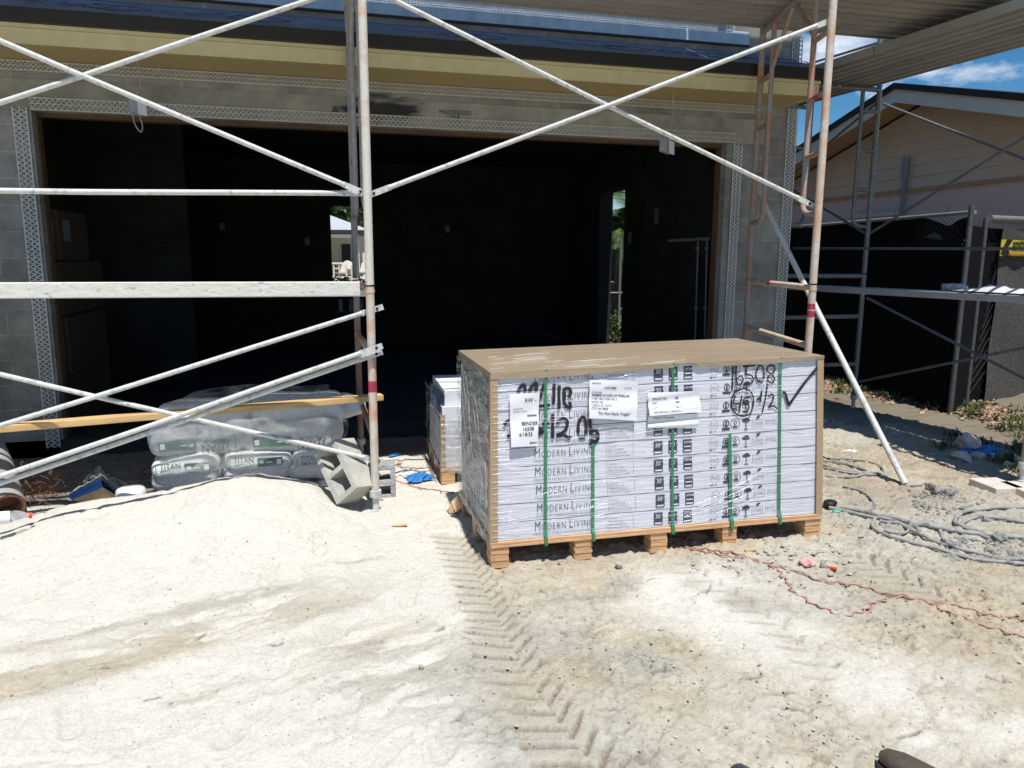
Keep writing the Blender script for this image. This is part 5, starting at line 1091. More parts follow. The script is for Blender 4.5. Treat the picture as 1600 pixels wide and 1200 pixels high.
# ================================================================== CONCRETE BLOCKS
def cmu(c, L, S_, K, lab, m='cmu', sl=.38, ss=.19, sk=.17):
    """hollow two-core block: L long axis, S_ short axis of the core face, K core direction"""
    L, S_, K = [np.array(q, float) / np.linalg.norm(q) for q in (L, S_, K)]; c = np.array(c, float); mb = MB(); t = .034
    def bx_(l0, l1, s0, s1): mb.obox(c + L * (l0 + l1) / 2 + S_ * (s0 + s1) / 2, L * (l1 - l0), S_ * (s1 - s0), K * sk)
    # one closed outline with two holes, extruded
    hl, hs = sl / 2, ss / 2; holes = [(-hl + t, -.016), (.016, hl - t)]
    xs_ = [-hl, -hl + t, -.016, .016, hl - t, hl]; ys_ = [-hs, -hs + t, hs - t, hs]
    P = lambda i, j, k: c + L * xs_[i] + S_ * ys_[j] + K * sk * (k - .5)
    def quad(a_, b_, c_, d_): mb.add([a_, b_, c_, d_], [(0, 1, 2, 3)])
    solid = lambda i, j: not (j == 1 and i in (1, 3))
    for i in range(5):
        for j in range(3):
            if solid(i, j):
                for k in (0, 1): q = [P(i, j, k), P(i + 1, j, k), P(i + 1, j + 1, k), P(i, j + 1, k)]; quad(*(q if k else q[::-1]))
                for (di, dj, e1, e2) in ((-1, 0, (i, j), (i, j + 1)), (1, 0, (i + 1, j + 1), (i + 1, j)), (0, -1, (i + 1, j), (i, j)), (0, 1, (i, j + 1), (i + 1, j + 1))):
                    ni, nj = i + di, j + dj
                    if not (0 <= ni < 5 and 0 <= nj < 3 and solid(ni, nj)): quad(P(*e1, 0), P(*e1, 1), P(*e2, 1), P(*e2, 0))
    o = mb.build('concrete_block', m, None, lab, 'concrete block', 'concrete blocks by the left post')
    return o
c1 = onY(540, 735, 4.86)
cmu(c1, (.34, -.62, -.70), (.62, -.30, .60), (-.80, -.62, .14), 'hollow concrete block tipped over with its two cores facing out, left of the post')
c2 = onY(596, 752, 5.02); cmu((c2[0] + .01, c2[1] + .08, .10), (0, .15, 1), (1, .1, 0), (.1, 1, -.1), 'grey mortar caked concrete block standing behind the post', m='cmug', sl=.24, ss=.19, sk=.19)

# ================================================================== THINGS IN THE SAND
q = onY(38, 829, 5.05); q = np.array([onY(18, 803, 5.12)[0], 5.12, onY(18, 803, 5.12)[2] - .0])
o = thing('cardboard_tube', tuple(q), 'fat grey cardboard tube end with a rusty fibrous core, at the left edge', 'tube')
d_ = np.array([-.45, .85, .28]); d_ /= np.linalg.norm(d_); c0 = onY(13, 794, 5.0)
mb = MB(); r0 = .096
n = 26; e1 = np.cross(d_, (0, 0, 1)); e1 /= np.linalg.norm(e1); e2 = np.cross(e1, d_)
ring_ = lambda rr, s_: [c0 + d_ * s_ + rr * (math.cos(6.2832 * k / n) * e1 + math.sin(6.2832 * k / n) * e2) for k in range(n)]
vs = ring_(r0, 0) + ring_(r0 * 1.25, .5) + ring_(r0 * 1.25, 1.1); mb.add(vs, [(i * n + k, i * n + (k + 1) % n, (i + 1) * n + (k + 1) % n, (i + 1) * n + k) for i in range(2) for k in range(n)], 0, True); mb.build('outer_sleeve', 'tube', o)
mb = MB(); vs = ring_(r0 * .98, 0) + ring_(r0 * .80, .004) + ring_(r0 * .78, .14); mb.add(vs, [(i * n + k, (i + 1) * n + k, (i + 1) * n + (k + 1) % n, i * n + (k + 1) % n) for i in range(2) for k in range(n)], 0); mb.add(ring_(r0 * .78, .14), [tuple(range(n))]); mb.build('fibrous_core', 'tubein', o)
p = onY(-8, 811, 4.62); p[2] = float(hz(p[0], p[1])) + .038
a_ = onY(50, 805, 4.72); bottle(onY(-30, 812, 4.62) + [0, 0, 0.0], (a_ - onY(-30, 812, 4.62)), np.linalg.norm(a_ - onY(-30, 812, 4.62)), .036, 'clear drink bottle with a red cap lying on the sand at the left edge', 'red', 'paper', 'pet')
# torn paper sack with blue band
o = thing('torn_paper_sack', tuple(onY(160, 775, 5.1)), 'torn paper sack with a blue band, slumped behind the sand crest', 'paper sack')
def pk(px, py, y): return onY(px, py, y)
def patch(quads, y, m, nm, wob=.02, n_=8):
    mb = MB()
    for k, (a1, b1, c1_, d1) in enumerate(quads):
        def fn(u, v, a1=a1, b1=b1, c1_=c1_, d1=d1):
            px = (a1[0] * (1 - u) + b1[0] * u) * (1 - v) + (d1[0] * (1 - u) + c1_[0] * u) * v; py = (a1[1] * (1 - u) + b1[1] * u) * (1 - v) + (d1[1] * (1 - u) + c1_[1] * u) * v
            yy = (a1[2] * (1 - u) + b1[2] * u) * (1 - v) + (d1[2] * (1 - u) + c1_[2] * u) * v
            return onY(px, py, yy + .22 + wob * math.sin(px * .35 + py * .2) * math.sin(py * .5) * (4 * u * (1 - u) + .2))
        mb.grid(fn, n_, n_)
    mb.build(nm, m, o)
patch([((105, 775, 5.02), (158, 748, 4.98), (160, 762, 4.97), (112, 781, 5.0))], 5, 'bluep', 'blue_band', .004)
patch([((112, 781, 5.0), (160, 761, 4.97), (173, 783, 5.0), (140, 788, 5.0))], 5, 'kraftp', 'open_flap', .008); patch([((160, 761, 4.97), (192, 780, 5.02), (190, 786, 5.02), (173, 785, 5.0))], 5, 'kraftp', 'folded_flap', .008)
patch([((125, 757, 5.10), (155, 727, 5.15), (158, 748, 4.98), (105, 775, 5.02)), ((155, 727, 5.15), (178, 745, 5.2), (192, 780, 5.02), (158, 748, 4.98)), ((178, 745, 5.2), (205, 758, 5.25), (212, 780, 5.1), (192, 780, 5.02)), ((120, 760, 5.3), (155, 727, 5.15), (205, 758, 5.25), (200, 775, 5.4))], 5, 'sack', 'crumpled_body', .05, 12)
mb = MB(); pillow(mb, onY(205, 772, 5.2), (.18, .2, .12), .3, 0, 5, pw=.8); tag(mb.build('paper_scrap', 'trashw'), 'small crumpled grey paper scrap between the torn sack and the cement stack', 'paper scrap')
mb = MB(); random.seed(77)
for k in range(60):
    a_ = onY(random.uniform(30, 100), random.uniform(735, 775), random.uniform(5.3, 5.7)); mb.tube(smooth_path([a_, a_ + np.random.RandomState(k).uniform(-.06, .06, 3), a_ + np.random.RandomState(k + 99).uniform(-.09, .09, 3)], 4), .0022, 4)
mb.build('fibre_tangle', 'tubein', None, 'tangle of dry fibre in the shade behind the cardboard tube', 'fibre', kind='stuff')

# ------------------------------------------------------------------ cords, hoses
def gpath(pts, r, dz=None, n=8, wav=0., wl=.06, seed=0):
    P = [G(px, py) for px, py in pts]; P = smooth_path(P, n); out = []; rs = np.random.RandomState(seed); ph = rs.rand() * 6; s_ = 0
    for i, p in enumerate(P):
        if i: s_ += np.linalg.norm(P[i] - P[i - 1])
        d_ = P[min(i + 1, len(P) - 1)] - P[max(i - 1, 0)]; d_ = d_ / (np.linalg.norm(d_) + 1e-9); nn_ = np.array([-d_[1], d_[0], 0]); w_ = wav * (math.sin(s_ / wl * 6.283 + ph) + .6 * math.sin(s_ / wl * 2.9 + 2 * ph))
        i1 = min(np.searchsorted(gx, p[0]), len(gx) - 1); j1 = min(np.searchsorted(gy, p[1]), len(gy) - 1)
        out.append(np.array([p[0], p[1], 0]) + nn_ * w_ + np.array([0, 0, Zg[j1, i1]]))
    zs = np.array([q[2] for q in out]); kk = 13; zp = np.pad(zs, kk // 2, mode='edge'); zs2 = np.array([zp[i:i + kk].mean() * .5 + zp[i:i + kk].max() * .5 for i in range(len(zs))])
    for q, z_ in zip(out, zs2): q[2] = z_ + r * .8
    return out
def cordt(name, paths, r, m, lab, cat, grp=None, n=8, wav=0., nn=8, wl=.06):
    mb = MB()
    for k, pth in enumerate(paths): mb.tube(gpath(pth, r, n=n, wav=wav, seed=k * 7 + len(name), wl=wl), r, nn)
    return tag(mb.build(name, m), lab, cat, grp)
cordt('extension_cord', [[(1052, 849), (1085, 858), (1125, 864), (1165, 872), (1205, 885), (1225, 905), (1245, 928), (1280, 946), (1310, 960), (1345, 960), (1365, 945), (1395, 938), (1440, 943), (1475, 957), (1510, 972), (1560, 988), (1605, 997)]], .0040, 'cord', 'red orange extension cord looping forward over the dirt', 'cord', 'extension cords on the ground', n=14, wav=.010, wl=.07)
cordt('extension_cord', [[(1058, 853), (1100, 862), (1150, 872), (1200, 882), (1240, 893), (1290, 908), (1340, 918), (1385, 930), (1440, 943), (1495, 950), (1540, 963), (1605, 976)]], .0040, 'cord', 'red orange extension cord running nearly straight to the right edge', 'cord', 'extension cords on the ground', n=14, wav=.010, wl=.075)
cordt('extension_cord', [[(590, 746), (620, 752), (650, 760), (680, 765), (712, 771)], [(603, 722), (630, 730), (660, 733), (690, 730)]], .0045, 'cord', 'reddish cord in the sand between the left post and the pallets', 'cord', n=10, wav=.010, wl=.06)
gh = 'cement caked hoses on the dirt'
hs = [([(1286, 789), (1330, 799), (1390, 813), (1450, 827), (1520, 838), (1610, 845)], .021, 'thickest grey hose running straight to the right edge'),
 ([(1296, 795), (1340, 806), (1395, 820), (1440, 842), (1480, 856)], .016, 'grey hose forking below the thick hose'),
 ([(1610, 797), (1560, 797), (1520, 802), (1497, 812), (1492, 822), (1510, 828), (1535, 836)], .018, 'grey hose curling back near the right edge'),
 ([(1610, 822), (1570, 815), (1535, 812), (1512, 817), (1505, 826), (1525, 838), (1545, 846)], .016, 'lower grey hose loop at the right edge'),
 ([(1368, 812), (1362, 824), (1372, 836), (1400, 846), (1450, 858), (1500, 872), (1550, 881), (1610, 887)], .014, 'thin grey hose snaking lowest to the right edge'),
 ([(1470, 832), (1473, 846), (1495, 860), (1530, 868), (1570, 876), (1610, 880)], .017, 'grey hose bending down by the rubble'),
 ([(1286, 717), (1325, 721), (1362, 728), (1381, 737), (1374, 745), (1350, 746), (1320, 742), (1286, 735)], .012, 'grey hose coil by the right end of the pallet, outer loop'),
 ([(1286, 722), (1320, 730), (1345, 738), (1355, 744), (1330, 750), (1290, 748)], .012, 'grey hose coil by the right end of the pallet, inner loop'),
 ([(1286, 730), (1310, 739), (1360, 745), (1372, 744)], .014, 'grey hose crossing the coil'),
 ([(1318, 762), (1345, 770), (1360, 780), (1366, 792), (1362, 800)], .013, 'short curved hose above the thick hose'),
 ([(1375, 818), (1400, 823), (1420, 830), (1410, 838), (1380, 834)], .012, 'small hose bend between the two long hoses')]
for pth, r, lb in hs: cordt('hose', [pth], r * .72, 'hose', lb, 'hose', gh, n=8, nn=12, wav=.004, wl=.3)
mb = MB(); q = G(1297, 792); pillow(mb, q + [0, 0, .02], (.10, .08, .045), .4, 0, 3, pw=.8); tag(mb.build('black_cord_bundle', 'blk'), 'black tangled bundle at the right corner of the pallet', 'bundle')
mb = MB(); q = G(1306, 801); pebble(mb, q + [0, 0, .01], .03, sq=(1.2, .8, .5)); tag(mb.build('plastic_scrap', 'trashg'), 'small green plastic scrap by the hoses', 'plastic scrap')

# ------------------------------------------------------------------ stones, rubble, litter
def rock(px, py, r, lab, m='stone', sq=(1, .8, .7), name='stone', sub=None, cat='stone'):
    q = G(px, py); mb = MB(); pebble(mb, q + [0, 0, r * .35], r, sq=sq); o = mb.build(name, m, None, lab, cat); s_ = o.modifiers.new('round', 'SUBSURF'); s_.subdivision_type = 'SIMPLE'; s_.levels = 2; s_.render_levels = 3
    d_ = o.modifiers.new('lumps', 'DISPLACE'); tx = bpy.data.textures.new('lumps', 'CLOUDS'); tx.noise_scale = r * .6; d_.texture = tx; d_.strength = r * .6; d_.texture_coords = 'LOCAL'
    return o
random.seed(21)
rock(967, 885, .028, 'pale stone on its own in front of the pallet')
rock(876, 967, .016, 'small white stone near the tyre tracks', 'stone')
rock(1262, 884, .042, 'stone with pink paint on it beside the orange cord', 'pink', (1.2, .8, .6))
rock(1286, 886, .026, 'grey stone touching the pink painted stone', 'stoneg')
rock(1427, 826, .035, 'grey stone between the hoses', 'stoneg'); rock(1560, 845, .05, 'large grey mortar lump beside the rubble and hoses', 'stoneg', (1, .9, .8))
rock(658, 1043, .014, 'small white stone on the sand left of the tracks', 'stone')
rock(1540, 815, .04, 'dark grey clod inside the hose loop', 'stoneg')
mb = MB(); q = G(1300, 890); mb.obox(q + [0, 0, .01], (.035, -.035, 0), (.012, .012, 0), (0, 0, .012)); tag(mb.build('orange_scrap', 'red', bevel=.003), 'orange plastic scrap right of the pink painted stone', 'plastic scrap')
mb = MB(); q = G(1172, 862); mb.obox(q + [0, 0, .01], (.07, 0, .0), (0, .02, 0), (0, 0, .012)); tag(mb.build('wood_chip', 'wood'), 'orange wood chip in front of the pallet', 'wood chip')
mb = MB(); q = G(622, 822); mb.add([q + [-.05, 0, .006], q + [.05, .01, .01], q + [.055, -.03, .012], q + [0, -.02, .006]], [(0, 1, 2, 3)]); mb.add([q + [-.05, 0, .002], q + [.05, .01, .004], q + [.055, -.03, .004], q + [0, -.02, .002]], [(3, 2, 1, 0)]); tag(mb.build('cardboard_scrap', 'kraftp'), 'triangular scrap of brown card in front of the left post', 'cardboard scrap')
mb = MB(); q = G(624, 724); mb.obox(q + [0, 0, .008], (.035, 0, 0), (0, .05, 0), (0, 0, .01)); tag(mb.build('cardboard_scrap', 'kraftp'), 'tiny brown card square in the sand behind the left post', 'cardboard scrap')
def litter(px, py, sx, sy, sz, m, lab, yaw=0, seed=0, name='plastic_litter', cat='plastic litter'):
    q = G(px, py); mb = MB(); rs = np.random.RandomState(seed); K = rs.uniform(-1, 1, (9, 9)); cy_, sy_ = math.cos(yaw), math.sin(yaw)
    def fn(u, v):
        x = (u - .5) * sx; y = (v - .5) * sy; i = min(int(u * 8), 7); j = min(int(v * 8), 7); fu, fv = u * 8 - i, v * 8 - j; k = (K[j, i] * (1 - fu) + K[j, i + 1] * fu) * (1 - fv) + (K[j + 1, i] * (1 - fu) + K[j + 1, i + 1] * fu) * fv
        x += k * sx * .12; y += K[i, j] * sy * .12
        return q + np.array([x * cy_ - y * sy_, x * sy_ + y * cy_, .006 + sz * (.5 + .5 * k) * (math.sin(math.pi * u) * math.sin(math.pi * v)) ** .5])
    mb.grid(fn, 16, 16, smooth=False); return tag(mb.build(name, m), lab, cat)
litter(655, 748, .18, .16, .05, 'trashb', 'crumpled blue plastic in the sand left of the open pallet', .3, 1)
litter(632, 740, .20, .13, .03, 'trashw', 'white plastic wrapper beside the crumpled blue plastic', .1, 2)
litter(617, 712, .12, .05, .02, 'trashb', 'thin strip of blue netting at the shade edge behind the left post', .5, 3)
litter(1535, 707, .34, .22, .08, 'trashb', 'blue plastic sheet scrap by the pale boulder near the fence', -.5, 4)
litter(1325, 706, .14, .05, .02, 'trashw', 'white plastic strip on the dirt right of the pallet', -.4, 6)
litter(708, 800, .07, .08, .06, 'kraftp', 'torn yellowish paper at the rear left foot of the big pallet', .2, 8, 'torn_paper', 'paper scrap')
o = rock(1512, 702, .13, 'pale pinkish boulder beside blue plastic near the fence', 'block', (1.1, .8, .8), 'boulder', cat='boulder'); rock(1503, 718, .085, 'rounded pale rock in front of the boulder', 'block', (1.2, .8, .6)); rock(1530, 716, .06, 'small peach coloured rock right of the boulder', 'block', (1.2, .8, .5)); rock(1592, 727, .08, 'pale rock near the right edge by the weeds', 'block', (1.2, .8, .7)); rock(1575, 728, .05, 'small pale rock left of the weeds at the right edge', 'block', (1, .8, .6))
random.seed(8)
for k, (px, py, r, lb) in enumerate(((1465, 764, .055, 'upright slab of the rubble heap'), (1478, 768, .05, 'pale flat chunk on the rubble heap'), (1455, 758, .05, 'top chunk of the rubble heap'), (1492, 762, .035, 'right hand chunk of the rubble heap'), (1447, 772, .03, 'left hand chunk of the rubble heap'))):
    rock(px, py + 8, r, 'grey mortar rubble, ' + lb, 'stoneg', (1, .7, .8), 'mortar_chunk', cat='mortar chunk')
mb = MB(); random.seed(15)
for k in range(420):
    a1 = random.gauss(0, 1); b1 = random.gauss(0, 1); q = G(1472 + a1 * 30, 782 + b1 * 9); r = .006 + .016 * random.random() ** 2; pebble(mb, q + [0, 0, r * .3], r, sq=(1, .8, .6))
for k in range(420):
    q = G(random.uniform(1480, 1620), random.uniform(838, 880)); r = .006 + .022 * random.random() ** 3; pebble(mb, q + [0, 0, r * .3], r, sq=(1, .8, .6))
for k in range(260):
    q = G(random.gauss(1405, 30), random.gauss(820, 10)); r = .004 + .012 * random.random() ** 2; pebble(mb, q + [0, 0, r * .3], r, sq=(1, .8, .6))
mb.build('crumbled_mortar', 'stoneg', None, 'grey crumbled mortar round the hoses', 'rubble', kind='stuff')
mb = MB(); random.seed(16)
for k in range(500):
    a1 = random.gauss(0, 1); q = G(1390 + a1 * 42, 718 + random.gauss(0, 1) * 6); r = .006 + .022 * random.random() ** 2; pebble(mb, q + [0, 0, r * .2], r, sq=(1, .8, .4))
for k in range(600):
    q = G(random.uniform(1080, 1330), random.gauss(860, 16)); r = .003 + .016 * random.random() ** 3; pebble(mb, q + [0, 0, r * .2], r, sq=(1, .8, .5))
mb.build('spilled_grit', 'stone', None, 'pale spilled grit on the dirt right of the pallet', 'grit', kind='stuff')
# paver blocks under the near leg of the side scaffold
for k, (px, py, u, lb) in enumerate(((1575, 775, 0, 'pale paver block under the rusty leg, left one'), (1622, 781, 0, 'pale paver block under the rusty leg, right one'))):
    q = onZ(px, py, 0); mb = MB(); mb.obox((q[0] + .02 + .012 * k, q[1] + .12, .03), (.22, -.03, 0), (.03, .26, 0), (0, 0, .06)); tag(mb.build('paver_block', 'block', bevel=.006), lb, 'paver', 'pavers under the side scaffold')
# boots at the bottom edge
def boot(p, ang, m, lab, s_=1.):
    o = thing('boot', tuple(p), lab, 'boot'); ca_, sa_ = math.cos(ang), math.sin(ang)
    T = lambda x, y, z: np.array([p[0] + (x * ca_ - y * sa_) * s_, p[1] + (x * sa_ + y * ca_) * s_, p[2] + z * s_])
    mb = MB(); sec = [(0, .012, .035, .03), (-.015, .030, .045, .05), (-.06, .046, .05, .065), (-.12, .048, .055, .068), (-.18, .042, .06, .075), (-.23, .038, .06, .08), (-.27, .030, .06, .08), (-.29, .02, .05, .06)]
    n = 16; rings = [[T(hw * math.cos(6.2832 * k / n), y_, max(.022, zc_ * .5 + hh_ * .5 * math.sin(6.2832 * k / n) + .02)) for k in range(n)] for (y_, hw, zc_, hh_) in sec]
    vs = [q for r_ in rings for q in r_]; mb.add(vs, [(i * n + k, i * n + (k + 1) % n, (i + 1) * n + (k + 1) % n, (i + 1) * n + k) for i in range(len(sec) - 1) for k in range(n)], 0, True); mb.add(rings[0], [tuple(range(n))]); mb.add(rings[-1], [tuple(range(n))]); mb.build('upper', m, o)
    mb = MB(); out_ = [(y_, hw + .004) for (y_, hw, _, _) in sec]; loop = [(hw, y_) for y_, hw in out_] + [(-hw, y_) for y_, hw in out_[::-1]]; N = len(loop)
    mb.add([T(x, y_, z) for z in (.002, .024) for x, y_ in loop], [tuple(range(N))[::-1], tuple(range(N, 2 * N))] + [(k, (k + 1) % N, N + (k + 1) % N, N + k) for k in range(N)]); mb.build('sole', 'boot2', o)
q = onZ(1384, 1172, .05); boot(np.array([q[0], q[1], 0]) + [-.02, .0, 0], .35, 'boot', 'brown scuffed boot toe at the bottom edge of the photo')
q = onZ(1155, 1199, .07); boot(np.array([q[0], q[1], 0]) + [.0, .03, 0], .05, 'boot2', 'dark boot toe just showing at the bottom edge, left of the brown one', 1.1)

# ================================================================== FENCE
f0 = onZ(1524, 329, 2.15); f1 = onZ(1240, 353, 2.15); fd = (f1 - f0); fd /= np.linalg.norm(fd); fn_ = np.array([-fd[1], fd[0], 0])      # runs back along the plot line
def FP(s_, z, off=0.): return np.array([f0[0], f0[1], 0]) + fd * s_ + np.array([fd[1], -fd[0], 0]) * off + np.array([0, 0, z])
fen = thing('chain_link_fence', tuple(FP(10, 0)), 'long chain link fence hung with black screen, running back in the shade beside the garage', 'fence', 'fence panels')
LEN = 26.
mb = MB(); random.seed(2)
mb.grid(lambda u, v: FP(.04 + (LEN - .04) * u ** 1.6, -.05 + (2.12 + .05) * v - (0.10 * math.exp(-(((u ** 1.6 * LEN - .35) / .22) ** 2)) if v > .9 else 0) - .012 * random.random() * (v > .99), .012 * math.sin(u * 140 + v * 4) + .01 * math.sin(v * 9 + u * 60)), 120, 14); mb.build('screen', 'screen', fen)
mb = MB(); mb.tube([FP(0, 2.135), FP(LEN, 2.135)], .021, 10); mb.build('top_rail', 'galv', fen)
for s_ in (0, 3.05, 6.1, 9.15, 12.2, 15.25, 18.3, 21.35, 24.4):
    mb = MB(); mb.tube([FP(s_, 0, -.045), FP(s_, 2.20 if s_ == 0 else 2.12, -.045)], .027 if s_ == 0 else .02, 10); mb.build('post', 'galvd', fen)
mb = MB(); pA, pB = FP(-.0, 0, -.02), np.array([onZ(1541, 341, 2.1)[0], onZ(1541, 341, 2.1)[1], 0]); mb.grid(lambda u, v: pA * (1 - u) + pB * u + np.array([0, 0, -.05 + 2.05 * v]), 3, 3); mb.build('screen', 'screen', fen)
# wire mesh sticking up above the sagging screen
mb = MB()
for k in range(11):
    s_ = .04 + k * .06; mb.tube([FP(s_, 1.80, -.02), FP(s_ + .33, 2.13, -.02)], .0018, 3, cap=False); mb.tube([FP(s_ + .33, 1.80, -.022), FP(s_, 2.13, -.022)], .0018, 3, cap=False)
mb.build('wire_mesh', 'galvd', fen)
mb = MB()
for k, s_ in enumerate((.45, 1.4, 2.6, 3.7, 5.0)): mb.tube([FP(s_, 2.10), FP(s_ - .02, 2.16), FP(s_ - .06, 2.23 + .01 * k)], .003, 4)
mb.build('wire_tie', 'blk', fen)
mb = MB(); mb.add([FP(.42, 1.86, -.03), FP(.72, 1.90, -.03), FP(.56, 1.95, -.03), FP(.45, 1.915, -.03)], [(0, 1, 2, 3)]); mb.build('screen_tear', 'galvd', fen)
# front panel turning to the right
g0 = onZ(1541, 341, 2.1); g1 = onZ(1640, 348, 2.1); gd = (g1 - g0); gd /= np.linalg.norm(gd)
GP = lambda s_, z, off=0.: np.array([g0[0], g0[1], 0]) + gd * s_ + np.array([gd[1], -gd[0], 0]) * off + np.array([0, 0, z])
gat = thing('fence_gate', tuple(GP(1.5, 0)), 'gate panel with sunlit grey screen and a yellow sign at the right edge', 'gate', 'fence panels')
mb = MB(); mb.tube([GP(0, 0), GP(0, 2.1)], .026, 10); mb.build('post', 'galvd', gat); mb = MB(); mb.tube([GP(0, 2.08), GP(4, 2.08)], .024, 10); mb.build('top_rail', 'galv', gat)
mb = MB(); mb.tube([GP(.02, 2.10, .03), GP(1.1, 2.115, .03)], .034, 10); mb.build('hinge_sleeve', 'galv', gat)
mb = MB(); mb.grid(lambda u, v: GP(.02 + .7 * u, -.1 + 2.1 * v, -.03), 2, 2); mb.build('screen_edge', 'screen', gat)
mb = MB(); mb.grid(lambda u, v: GP(.38 + 3.6 * u, -.12 + 2.12 * v, .02 + .012 * math.sin(u * 37) + .01 * math.sin(v * 13 + u * 9)), 40, 20); mb.build('screen', 'screeng', gat)
mb = MB()
for k in range(14):
    s_ = .02 + k * .06; mb.tube([GP(s_ * .5, .1 + k * .13), GP(.40, .38 + k * .13)], .002, 3, cap=False); mb.tube([GP(.40, .1 + k * .13), GP(0, .38 + k * .13)], .002, 3, cap=False)
mb.build('wire_mesh', 'galvd', gat)
# yellow sign hung on the gate screen
gn_ = np.array([gd[1], -gd[0], 0])
def on_gate(px, py, off=.06): return onP(px, py, GP(0, 0, off), gn_)
s0 = on_gate(1562, 374); s1 = on_gate(1562, 400); sw = gd * 1.05; uz_ = np.array([0, 0, 1.]); shh = (s0 - s1)[2]
sg = thing('caution_sign', tuple(s1), 'yellow sign with black slashes and letters hung on the grey gate screen', 'sign')
mb = MB(); mb.obox(s1 + sw / 2 + uz_ * shh / 2, sw, gn_ * .004, uz_ * shh); mb.build('board', 'yel', sg)
mb = MB(); S_ = lambda a1, b1: s1 + gn_ * .006 + gd * a1 + uz_ * (b1 * shh)
mb.add([S_(0, .15), S_(.05, .5), S_(.12, 1), S_(.27, 1), S_(.16, .5), S_(.27, 0), S_(.10, 0)], [(0, 1, 5, 6), (1, 2, 3, 4), (1, 4, 5)])
put_text(mb, 'smith', S_(.28, .50), gd, uz_, .15, .003, sx=.9); put_text(mb, 'FENCE  RENTAL', S_(.27, .30), gd, uz_, .05, .001); mb.build('lettering', 'blk', sg)
mb = MB(); mb.add([S_(.19, .05), S_(1.0, .05), S_(1.0, .16), S_(.19, .16)], [(0, 1, 2, 3)]); mb.build('orange_stripe', mat('orange print', (.45, .17, .03), .6), sg)

# ================================================================== NEIGHBOUR HOUSE (right)
HX = 10.; hy0, hy1 = 6.0, 15.3; ap = 11.0; az = 4.34; slope = .268
hs_ = thing('neighbour_house', (HX, 10.6, 0), 'pink stucco house with beige gable siding and dark roof beyond the fence on the right', 'house')
rz = lambda y: az - slope * abs(y - ap)
mb = MB(); mb.box(HX, HX + 9, hy0, hy1, 0, 2.86); mb.build('wall', 'pinkw', hs_)
mb = MB(); n = 7; 
zz_ = 2.86; k = 0
while zz_ < az - .1:
    z2 = min(zz_ + .195, az - .12); h0 = (az - .10 - zz_) / slope; h1 = (az - .10 - z2) / slope
    a0, b0 = max(hy0, ap - h0), min(hy1, ap + h0); a1_, b1_ = max(hy0, ap - h1), min(hy1, ap + h1)
    mb.add([(HX - .028, a0, zz_), (HX - .028, b0, zz_), (HX - .010, b1_, z2), (HX - .010, a1_, z2), (HX - .002, a0, zz_), (HX - .002, b0, zz_)], [(1, 0, 3, 2), (0, 1, 5, 4)]); zz_ += .195
mb.build('gable_siding', 'siding', hs_)
mb = MB(); mb.box(HX - .045, HX - .002, hy0, hy1, 2.80, 2.855); mb.build('band_board', 'osoff', hs_)
ov = .62; t_ = .09
def rake(mb, y0_, y1_, x0, x1, dz0, dz1):
    P = [(x, y, rz(y) + dz) for y in (y0_, y1_) for x, dz in ((x0, dz0), (x1, dz0), (x1, dz1), (x0, dz1))]
    mb.add(P, [(0, 1, 2, 3), (7, 6, 5, 4), (0, 4, 5, 1), (1, 5, 6, 2), (2, 6, 7, 3), (3, 7, 4, 0)])
ye0, ye1 = 4.6, 16.4
mb = MB(); rake(mb, ye0, ap, HX - ov, HX - ov + .03, -.11, .10); rake(mb, ap, ye1, HX - ov, HX - ov + .03, -.11, .10); mb.build('rake_board', 'trim', hs_)
mb = MB(); rake(mb, ye0, ap, HX - ov + .033, HX - .0, -.05, -.03); rake(mb, ap, ye1, HX - ov + .033, HX - .0, -.05, -.03); mb.build('soffit', 'osoff', hs_)
mb = MB(); rake(mb, ye0 - .05, ap, HX - ov - .04, HX + 10, .102, .20); rake(mb, ap, ye1 + .05, HX - ov - .04, HX + 10, .102, .20); mb.build('roof', 'shing', hs_)
mb = MB(); mb.box(HX - .03, HX + .02, 11.3, 12.6, 1.5, 2.42); mb.build('window', 'dglass', hs_)
mb = MB(); mb.box(HX - .05, HX - .032, 11.22, 12.68, 2.425, 2.49); mb.box(HX - .05, HX - .032, 11.22, 11.295, 1.5, 2.42); mb.build('window_frame', 'trim', hs_)
p = onX(1417, 250, HX - .06); p2_ = onX(1417, 345, HX - .06); mb = MB(); mb.tube([(HX - .07, p[1], p2_[2] - .8), (HX - .07, p[1], p[2] - .3)], .035, 10); mb.tube([(HX - .07, p[1], p[2] - .32), (HX - .07, p[1], p[2] + .04)], .06, 10); mb.build('conduit', 'pvc', hs_)
# ================================================================== BEHIND THE GARAGE
# far house seen through the rear window: everything there stands on a raised lot
def D(px, py, Y): return onY(px, py, Y)
YB = 27.; LOT = float(D(540, 441, 21.)[2])
mb = MB(); mb.box(-14, 16, 19.4, 60, -.3, LOT); o = mb.build('raised_lot', 'stone'); tag(o, kind='structure')
fh = thing('far_house', (D(540, 372, YB)[0] - 3, YB, LOT), 'cream house with a grey shingled hip roof seen through the rear window', 'house')
xe = D(588, 361, YB)[0]; xb = D(561, 368, YB)[0]
mb = MB(); mb.box(xe - 12, xb + .3, YB + 2.2, YB + 8, LOT, D(520, 363, YB)[2]); mb.build('wall', mat('shaded cream wall', (.60, .57, .47), .9), fh)
ez = D(540, 359, YB)[2]; rp = D(470, 319, YB + 3.5); e2 = D(578, 359, YB)[0]
mb = MB(); mb.add([(xe - 14, YB, ez), (e2, YB, ez), (rp[0], YB + 3.5, rp[2]), (xe - 14, YB + 3.5, rp[2]), (e2, YB + 8, ez)], [(0, 1, 2, 3), (1, 4, 2)]); mb.build('roof', 'shingl', fh)
